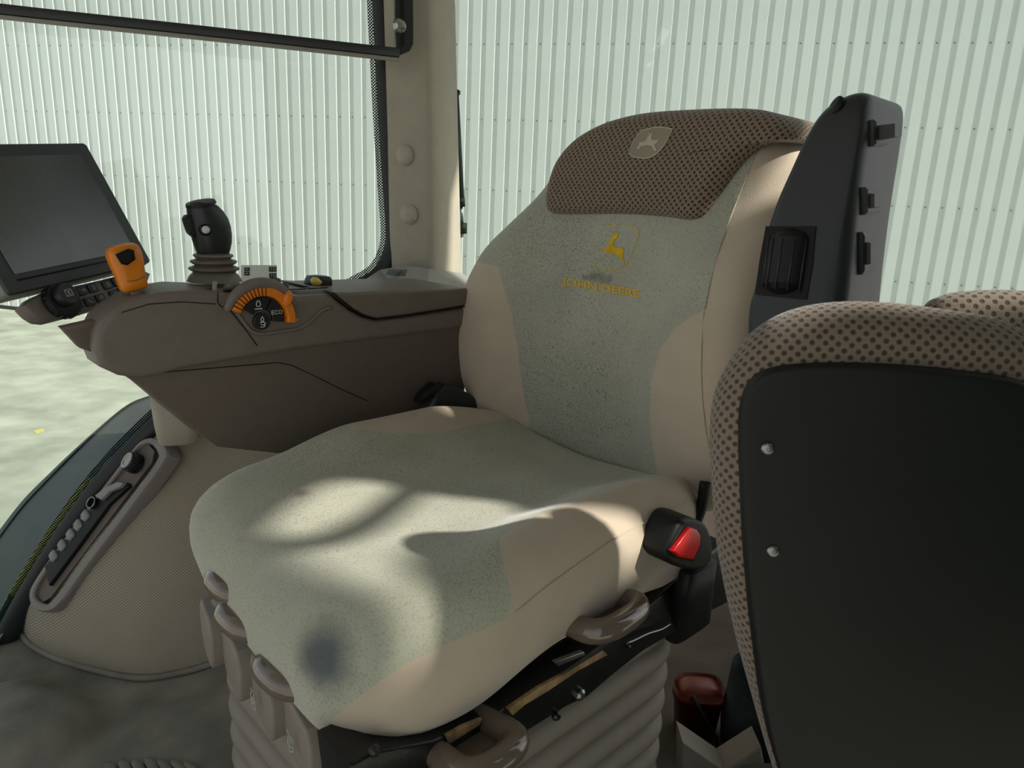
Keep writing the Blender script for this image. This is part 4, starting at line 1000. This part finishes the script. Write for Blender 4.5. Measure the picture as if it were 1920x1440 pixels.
# keypad below the display
kp = root('keypad', mm, 'brown keypad with rotary knob and black symbol keys below the display', 'keypad')
kmp = lambda a, b, h: np.array([a, b, h - .012])
kb = obj('keypad_body', *prism([mpx(u, v, -.012) for u, v in [(46, 572), (58, 558), (80, 548), (180, 526), (268, 504), (285, 512), (276, 536), (236, 562), (160, 584), (96, 600), (78, 598), (62, 588)]], .0, -.026, kmp, bev=.006, bev2=.008), M['brown'], kp, auto=50)
keys = [(136, 548), (154, 545), (174, 540), (201, 534), (219, 528), (146, 570), (168, 565), (189, 559), (215, 552), (230, 546)]
ic = [[[(-.8, 0), (.8, 0)], [(.2, .4), (.8, 0), (.2, -.4)]], [[(-.8, 0), (.2, 0)], [(.2, .35), (.8, .2), (.8, -.2), (.2, -.35), (.2, .35)]], [[(-.3, .8), (.1, .8), (.1, -.2), (-.3, -.2), (.2, -.8)]], [[(-.4, -.1), (0, .8), (.4, -.1), (.3, -.6), (-.3, -.6), (-.4, -.1)]], [[(.5 * math.cos(t), .6 * math.sin(t)) for t in np.linspace(0, 6.28, 11)]], [[(-.8, 0), (.8, 0)]], [[(-.7, .6), (-.3, -.2), (.6, -.6)]], [[(-.4, -.5), (-.4, .5), (.4, .6), (.4, -.4)]], [[(0, .6), (.4, .2), (0, -.2), (-.4, .2), (0, .6)], [(-.5, -.6), (.5, -.6)]], [[(-.4, -.4), (.4, -.4), (.4, .3), (-.4, .3), (-.4, -.4)]]]
for (u, v), ln in zip(keys, ic):
    c = mpx(u, v, -.010)
    k_ = obj('key', *prism(rrect(.0165, .0130, .002, c), .0035, -.001, kmp, bev=.001), M['keys'], kp, auto=40)
    icon(ln, c, .0048, lambda a, b, h: kmp(a, b, .0037 + h), M['icon_d'], k_, .0008)
c = mpx(118, 562, -.005)
kn = obj('rotary_knob', *lathe([(.026, .0), (.026, .008), (.0245, .011), (.022, .0115)], (c[0], c[1], -.012), (0, 0, 1), 40), M['black_m'], kp, auto=30)
for i in range(20):
    t = 2 * math.pi * i / 20
    obj('knob_rib', *tube([(c[0] + .0262 * math.cos(t), c[1] + .0262 * math.sin(t), -.011), (c[0] + .0262 * math.cos(t), c[1] + .0262 * math.sin(t), -.003)], .0012, 5), M['black'], kn)
c2_ = mpx(123, 552, .004)
obj('knob_cap', *lathe([(.016, .0), (.016, .012), (.0145, .014), (.001, .0142)], (c2_[0], c2_[1], -.004), (0, 0, 1), 32), M['keys'], kn, auto=40)
icon([[(-.7, -.6), (.7, -.6), (.7, .6), (-.7, .6), (-.7, -.6)], [(-.3, -.4), (.3, .4)], [(-.3, .4), (.3, -.4)]], c2_, .0075, lambda a, b, h: np.array([a, b, .0104 + h]), M['icon_d'], kn, .0009)

# ================================================================== passenger seat in the foreground
IU = np.array([.993, -.12, 0]); IU /= np.linalg.norm(IU); IN = np.array([IU[1], -IU[0], 0])      # towards the camera
I0 = plane(1437, 838, (0, .57, 0), (0, 1, 0))
def ipx(u, v, off=0.):
    p = plane(u, v, I0 + IN * off, IN); return np.array([(p - I0) @ IU, p[2]])
ps = root('passenger_seat', Matrix.Translation((I0[0] + .15, I0[1] + .05, 0)), 'folded passenger seat with black back shell and tan dotted padding', 'seat')
p0 = np.array(ps.matrix_world.translation)
imp_ = lambda a, b, h: I0 * np.array([1, 1, 0]) + IU * a + IN * h + np.array([0, 0, b]) - p0
pad_px = [(1340, 900), (1338, 820), (1348, 750), (1378, 688), (1422, 632), (1485, 594), (1570, 574), (1680, 574), (1800, 588), (1900, 606), (1962, 640), (1990, 700), (1998, 800), (1998, 1000), (1985, 1250), (1960, 1500), (1900, 1640), (1780, 1680), (1600, 1660), (1500, 1580), (1455, 1460), (1420, 1340), (1385, 1210), (1352, 1050)]
po = [ipx(u, v, -.02) for u, v in pad_px]
V, Fc, UV = star(po, ipx(1690, 1100, -.02), lambda a, b: -.004, .035, .070, imp_, n=220, rho_b=.03, inner=10)
obj('backrest_pad', V, Fc, M['dot_big'], ps, uv=UV)
shell_px = [(1388, 900), (1386, 820), (1390, 765), (1404, 726), (1430, 700), (1475, 686), (1560, 681), (1680, 684), (1800, 695), (1900, 710), (1940, 735), (1952, 800), (1954, 1000), (1945, 1250), (1925, 1480), (1880, 1580), (1780, 1610), (1600, 1600), (1530, 1560), (1470, 1470), (1435, 1350), (1412, 1200), (1396, 1050)]
so = [ipx(u, v) for u, v in shell_px]
V, Fc, UV = star(so, ipx(1690, 1100), lambda a, b: .004 + .004 * math.sin(a * 12), .006, .03, imp_, n=200, rho_b=.004, inner=10)
shell = obj('back_shell', V, Fc, M['black_m'], ps, auto=50)
for (u, v) in ((1437, 838), (1447, 1029), (1912, 800)):
    q = ipx(u, v)
    obj('screw', *lathe([(.0055, 0), (.0055, .002), (.003, .003), (.0005, .0028)], imp_(q[0], q[1], .004), IN, 14), M['chrome'], shell)
c2o = [ipx(u, v, -.075) for u, v in [(1735, 700), (1735, 590), (1770, 556), (1830, 546), (1920, 546), (1990, 560), (2020, 610), (2025, 760), (2010, 1000), (1890, 1100), (1760, 1000)]]
V, Fc, UV = star(c2o, ipx(1890, 780, -.075), lambda a, b: -.058, .018, .04, imp_, n=120, inner=6)
obj('seat_cushion', V, Fc, M['dot_big'], ps, uv=UV)
obj('seat_base', *loft([((I0 + IU * .16 - IN * .06) * np.array([1, 1, 0]) + np.array([0, 0, z]) - p0, IU, IN, a, b) for z, a, b in ((.0, .13, .06), (.05, .12, .05), (.30, .11, .05), (.36, .13, .05))], 28, 4), M['black_m'], ps, auto=40)

# ================================================================== storage tray on the fender trim
ob_px = [(47, 1118), (58, 1088), (120, 1000), (190, 908), (245, 838), (268, 820), (292, 822), (309, 842), (300, 868), (230, 965), (160, 1058), (105, 1132), (78, 1147), (56, 1140)]
ib_px = [(60, 1104), (122, 1012), (192, 918), (244, 850), (260, 833), (276, 830), (290, 846), (286, 866), (225, 948), (150, 1048), (96, 1120), (76, 1132)]
pc, nn_ = onf(170, 990)
e1 = onf(265, 860)[0] - onf(80, 1100)[0]; e1 /= np.linalg.norm(e1); nn_ = nn_ if nn_ @ (CC - pc) > 0 else -nn_; nn_ -= e1 * (nn_ @ e1); nn_ /= np.linalg.norm(nn_); e2 = np.cross(nn_, e1)
def tp(u, v, off=.012): q = plane(u, v, pc + nn_ * off, nn_) - pc; return np.array([q @ e1, q @ e2])
tmp_ = lambda a, b, h: pc + e1 * a + e2 * b + nn_ * h
ob = catmull([tp(u, v, .018) for u, v in ob_px], 80); ib = catmull([tp(u, v, .018) for u, v in ib_px], 80)
ib = np.array([ib[np.argmin(np.linalg.norm(ib - o_, axis=1))] for o_ in ob])
V = []; rings = [(ob, -.02), (ob, .007), (ob * .85 + ib * .15, .011), (ob * .2 + ib * .8, .0125), (ib, .010), (ib, -.012)]
for R_, h in rings: V += [tmp_(a, b, h) for a, b in R_]
Fc = [[r * 80 + i, r * 80 + (i + 1) % 80, (r + 1) * 80 + (i + 1) % 80, (r + 1) * 80 + i] for r in range(5) for i in range(80)]
obj('tray_bezel', *fixn(V, Fc), M['bezel'], fwall, auto=40)
obj('tray_floor', *prism([tp(u, v, .003) for u, v in ib_px], .004, .001, tmp_), M['brown_d'], fwall, smooth=False)
tp0 = tmp_(*tp(140, 1010), .005)
pw = root('power_strip', Matrix.Translation(tuple(tp0)), 'black connector strip with capped sockets lying in the fender tray', 'power strip')
def tm2(a, b, h): return tmp_(a, b, h) - tp0
obj('strip_body', *prism([tp(u, v, .012) for u, v in [(84, 1062), (110, 1030), (185, 935), (200, 918), (238, 905), (242, 912), (205, 945), (150, 1020), (92, 1098)]], .013, .0, tm2, bev=.002), M['black_m'], pw, auto=40)
for (u, v) in ((98, 1042), (114, 1022), (130, 1002), (144, 984), (158, 966)):
    q = tp(u, v, .016)
    cp = obj('socket_cap', *loft([(tm2(q[0], q[1], h), e1, e2, r1, r2) for h, r1, r2 in ((.008, .0100, .013), (.0145, .0098, .0125), (.0165, .008, .0105), (.0168, .003, .004))], 20, 4), M['cap'], pw)
    obj('cap_rim', *tube([tm2(q[0] + .0108 * math.cos(t), q[1] + .0138 * math.sin(t), .0105) for t in np.linspace(0, 6.283, 21)[:-1]], .0022, 6, closed=True), M['black'], cp)
q = tp(174, 943, .016)
obj('power_socket', *lathe([(.012, .008), (.012, .020), (.009, .020), (.009, .012), (.001, .012)], tm2(q[0], q[1], 0), nn_, 24), M['black_g'], pw, auto=40)
obj('socket_ring', *tube([tm2(q[0] + .0112 * math.cos(t), q[1] + .0112 * math.sin(t), .0205) for t in np.linspace(0, 6.283, 25)[:-1]], .0013, 6, closed=True), M['chrome'], pw)
obj('strap', *prism([tp(u, v, .018) for u, v in [(180, 930), (200, 914), (222, 904), (234, 906), (228, 914), (208, 922), (192, 938)]], .022, .014, tm2, bev=.002), M['sill'], pw, auto=40)
q = tp(246, 868, .02); q0 = tmp_(q[0], q[1], .003)
kc = root('knurled_cap', Matrix.Translation(tuple(q0)), 'black knurled round cap with a pale face at the top of the fender tray', 'cap')
ax = nn_ * .8 + np.array([-.35, -.1, .3]); ax /= np.linalg.norm(ax)
obj('cap_body', *lathe([(.019, .0), (.019, .022), (.017, .025)], (0, 0, 0), ax, 40), M['black_m'], kc, auto=30)
aa = Vector(tuple(ax)).orthogonal().normalized(); ab = Vector(tuple(ax)).cross(aa)
for i in range(24):
    t = 2 * math.pi * i / 24; rr = np.array(aa) * math.cos(t) * .0193 + np.array(ab) * math.sin(t) * .0193
    obj('knurl', *tube([rr + ax * .002, rr + ax * .022], .0014, 5), M['black'], kc)
obj('cap_face', *lathe([(.017, .024), (.0165, .027), (.011, .0275), (.0105, .0255), (.001, .0255)], (0, 0, 0), ax, 36), M['icon_d'], kc, auto=30)

# ================================================================== floor mat and odds and ends
fm = root('floor_mat', Matrix.Translation((-.62, .95, 0)), 'dusty black rubber floor mat with a raised foot hump', 'floor mat')
fm0 = np.array([-.62, .95, 0])
N1, N2 = 70, 50; V = []; Fc = []
hump = np.array([plane(u, v, (0, 0, .02), (0, 0, 1))[:2] for u, v in [(-200, 1330), (0, 1292), (60, 1276), (100, 1300), (188, 1313), (192, 1330), (165, 1370), (130, 1410), (60, 1440), (-200, 1500)]])
xs = np.linspace(-1.45, -.20, N1); ys = np.linspace(.30, 1.42, N2)
G = np.array([(x, y) for y in ys for x in xs]); sd = poly_sdf(hump, G)
for (x, y), s in zip(G, sd):
    z = .012 + .045 * sstep(.02, -.045, s) + .0015 * math.sin(x * 60) * math.sin(y * 50)
    V.append(np.array([x, y, z]) - fm0)
for j in range(N2 - 1):
    for i in range(N1 - 1): Fc.append([j * N1 + i, j * N1 + i + 1, (j + 1) * N1 + i + 1, (j + 1) * N1 + i])
obj('mat_sheet', V, Fc, M['mat'], fm)
for i in range(7):
    a = plane(205 + i * 24, 1426 - (i % 2) * 2 + abs(i - 3) * 2, (0, 0, .016), (0, 0, 1)); b = plane(222 + i * 30, 1480, (0, 0, .016), (0, 0, 1))
    obj('tread_bar', *loft([(p + np.array([0, 0, dz]) - fm0, np.array([1, .3, 0]), (0, 0, 1), w_, .005) for p, dz, w_ in ((a, 0, .004), (a * .9 + b * .1, 0, .008), (b, 0, .009))], 12, 4), M['mat'], fm)
rz = plane(1305, 1335, (0, 1.15, 0), (0, 1, 0))
rd = root('red_lamp', Matrix.Translation((rz[0], rz[1], 0)), 'dark red plastic lamp standing behind the bellows', 'lamp')
obj('red_lens', *loft([(np.array([0, 0, z]), (1, 0, 0), (0, 1, 0), a, b) for z, a, b in ((.0, .035, .03), (.10, .045, .035), (rz[2] + .03, .045, .035), (rz[2] + .055, .038, .03), (rz[2] + .065, .02, .015))], 24, 3.5), M['redlamp'], rd)
obj('cord', *tube([(-.02, -.034, rz[2] + .06), (.0, -.042, rz[2] + .03), (.03, -.04, rz[2] - .02), (.045, -.03, rz[2] - .1)], .003, 6), M['black'], rd)
bgz = plane(1360, 1380, (0, 1.12, 0), (0, 1, 0))
tag(obj('cloth_bag', *loft([(np.array([bgz[0] + .045, bgz[1], z]), (1, 0, 0), (0, 1, 0), a, b) for z, a, b in ((.0, .05, .05), (.05, .055, .05), (.16, .045, .05), (bgz[2] + .06, .030, .04), (bgz[2] + .10, .012, .02))], 24, 2.4), M['bag']), 'slate cloth bag on the floor beside the dark red lamp', 'bag')
ld = [plane(u, v, (0, 1.0, 0), (0, 1, 0)) for u, v in [(1275, 1375), (1352, 1428), (1420, 1385), (1440, 1480), (1275, 1480)]]
tag(obj('floor_bracket', *prism([(p[0], p[2]) for p in ld], .98, 1.03, lambda a, b, h: np.array([a, h, b]), bev=.004), M['panel_f'], auto=40), 'gray plastic bracket in front of the dark red lamp', 'bracket')

# ================================================================== left side of the cab (out of frame): frame shaped to the sun patch, added shadow bar and sun-blocking panel
def sunp(p, off=0.): t = ((LP0 + TM * off - p) @ TM) / (SUN @ TM); q = p + SUN * t; return ((q - LP0) @ TW, q[2])
def sunup(u, v, off=0.): return sunp(wor(CS.hit(u, v)), off)
lit = [sunup(u, v) for u, v in [(455, 1040), (482, 1008), (540, 955), (600, 915), (640, 904), (700, 905), (765, 917), (815, 930), (900, 937), (980, 949), (1060, 952), (1130, 955), (1180, 966), (1210, 992), (1216, 1030), (1208, 1070), (1194, 1112)]]
edge = [(-.9, lit[0][1] - .03), (lit[0][0] - .12, lit[0][1] - .03)] + lit + [(lit[-1][0] + .01, lit[-1][1] - .25), (1.95, lit[-1][1] - .25)]
hp = edge + [(1.95, 1.90), (-.9, 1.90)]
trim3 = obj('trim_3', *prism(hp, 0, -.05, lf), M['post'], smooth=False)  # unseen frame, its opening cut to the outline of the sun patch
tag(trim3, 'unseen left window frame shaped to bound the sun patch on the seat', kind='structure')
gp = catmull([sunup(u, v) for u, v in [(440, 1052), (500, 1050), (600, 1040), (690, 1005), (760, 952), (800, 915), (815, 895)]], 30, False)
gh = obj('shadow_bar', *tube([lf(a, b, -.03) for a, b in gp], .017), M['black'])  # unseen bar, added to throw the curved shadow band on the cushion
tag(gh, 'added unseen curved bar that casts the thin shadow band on the cushion', 'shadow_caster')
DO = .35
low = [sunup(u, v, DO) for u, v in [(640, 1362), (715, 1362), (770, 1280), (797, 1190), (788, 1118), (766, 1085), (775, 1055), (830, 1040), (950, 1040), (1060, 1050), (1130, 1085), (1140, 1120), (1185, 1130)]]
lv_ = [sunp(wor(p), DO) for p in ((.30, -.25, .45), (.31, -.12, .46), (.315, .02, .46))]
dpoly = [(lv_[0][0] - 1.2, lv_[0][1] + .1), (lv_[0][0], lv_[0][1])] + lv_[1:] + low + [(low[-1][0] + .1, low[-1][1] + .02), (low[-1][0] + .35, 2.15), (low[-1][0] + 1.3, 2.15), (low[-1][0] + 1.3, .0), (lv_[0][0] - 1.2, .0)]
print('lit', lit); print('low', lv_, low)
sun_blocker = obj('sun_blocker_1', *prism(dpoly, DO, DO - .03, lf), M['green'], smooth=False)  # unseen panel added to shade the cushion's near corner, levers and bellows
tag(sun_blocker, 'added unseen panel shaped to block sun from the cushion corner and seat base', kind='structure')

# ================================================================== office building behind the photographer, mirrored in the rear side window
def mirrored(u, v, dist):
    g = plane(u, v, R0, RM); d = ray(u, v); d = d / np.linalg.norm(d); r = d - 2 * (d @ RM) * RM
    return g + r * dist
fa_ = mirrored(1560, 60, 26.); fb2 = mirrored(1990, -10, 26.)
ob_c = (fa_ + fb2) / 2
dirx = fa_ - fb2; dirx[2] = 0; flen = np.linalg.norm(dirx); dirx /= flen                       # left to right for someone facing the sign
nrm = np.cross(dirx, (0, 0, 1)); nrm = nrm if nrm @ (np.array([0, 0, 0.]) - ob_c * np.array([1, 1, 0])) > 0 else -nrm
zf = (mirrored(1700, 105, 26.)[2], mirrored(1700, 18, 26.)[2])
blg = root('office_building', Matrix.Translation((ob_c[0], ob_c[1], GZ)), 'white office building with an AUCTIONEERS sign mirrored faintly in the rear window', 'building')
bo_ = np.array([ob_c[0], ob_c[1], GZ])
Lw = flen * 1.1
def omp(a, b, h): return np.array([ob_c[0], ob_c[1], 0]) + dirx * a + nrm * h + np.array([0, 0, b]) - bo_
obj('facade', *prism([(-Lw, GZ), (Lw, GZ), (Lw, zf[0] + .05), (-Lw, zf[0] + .05)], 0, -8, omp), M['panel_f'], blg, smooth=False)
fas = obj('fascia', *prism([(-Lw, zf[0]), (Lw, zf[0]), (Lw, zf[1]), (-Lw, zf[1])], .5, -8, omp), M['wall'], blg, smooth=False)
hgt = (zf[1] - zf[0]) * .62
tv, tf = text2d('AUCTIONEERS', hgt * 1.3, 'RIGHT', bold=.02)
se = mirrored(1722, 40, 26.); sa_ = (se - ob_c) @ dirx
obj('sign_lettering', [omp(p[0] + sa_, p[1] + (zf[0] + zf[1]) / 2, .53) for p in tv], tf, M['fender'], fas, smooth=False)
for k in range(6):
    a = -Lw * .8 + k * Lw * .3
    w_ = obj('window', *prism([(a, GZ + 1), (a + Lw * .12, GZ + 1), (a + Lw * .12, zf[0] - .8), (a, zf[0] - .8)], .06, -.02, omp), M['paper'], blg, smooth=False)
    obj('pane', *prism([(a + .15, GZ + 1.15), (a + Lw * .12 - .15, GZ + 1.15), (a + Lw * .12 - .15, zf[0] - .95), (a + .15, zf[0] - .95)], .08, .0, omp), M['screen'], w_, smooth=False)
print('building', fa_, fb2, zf, flen)
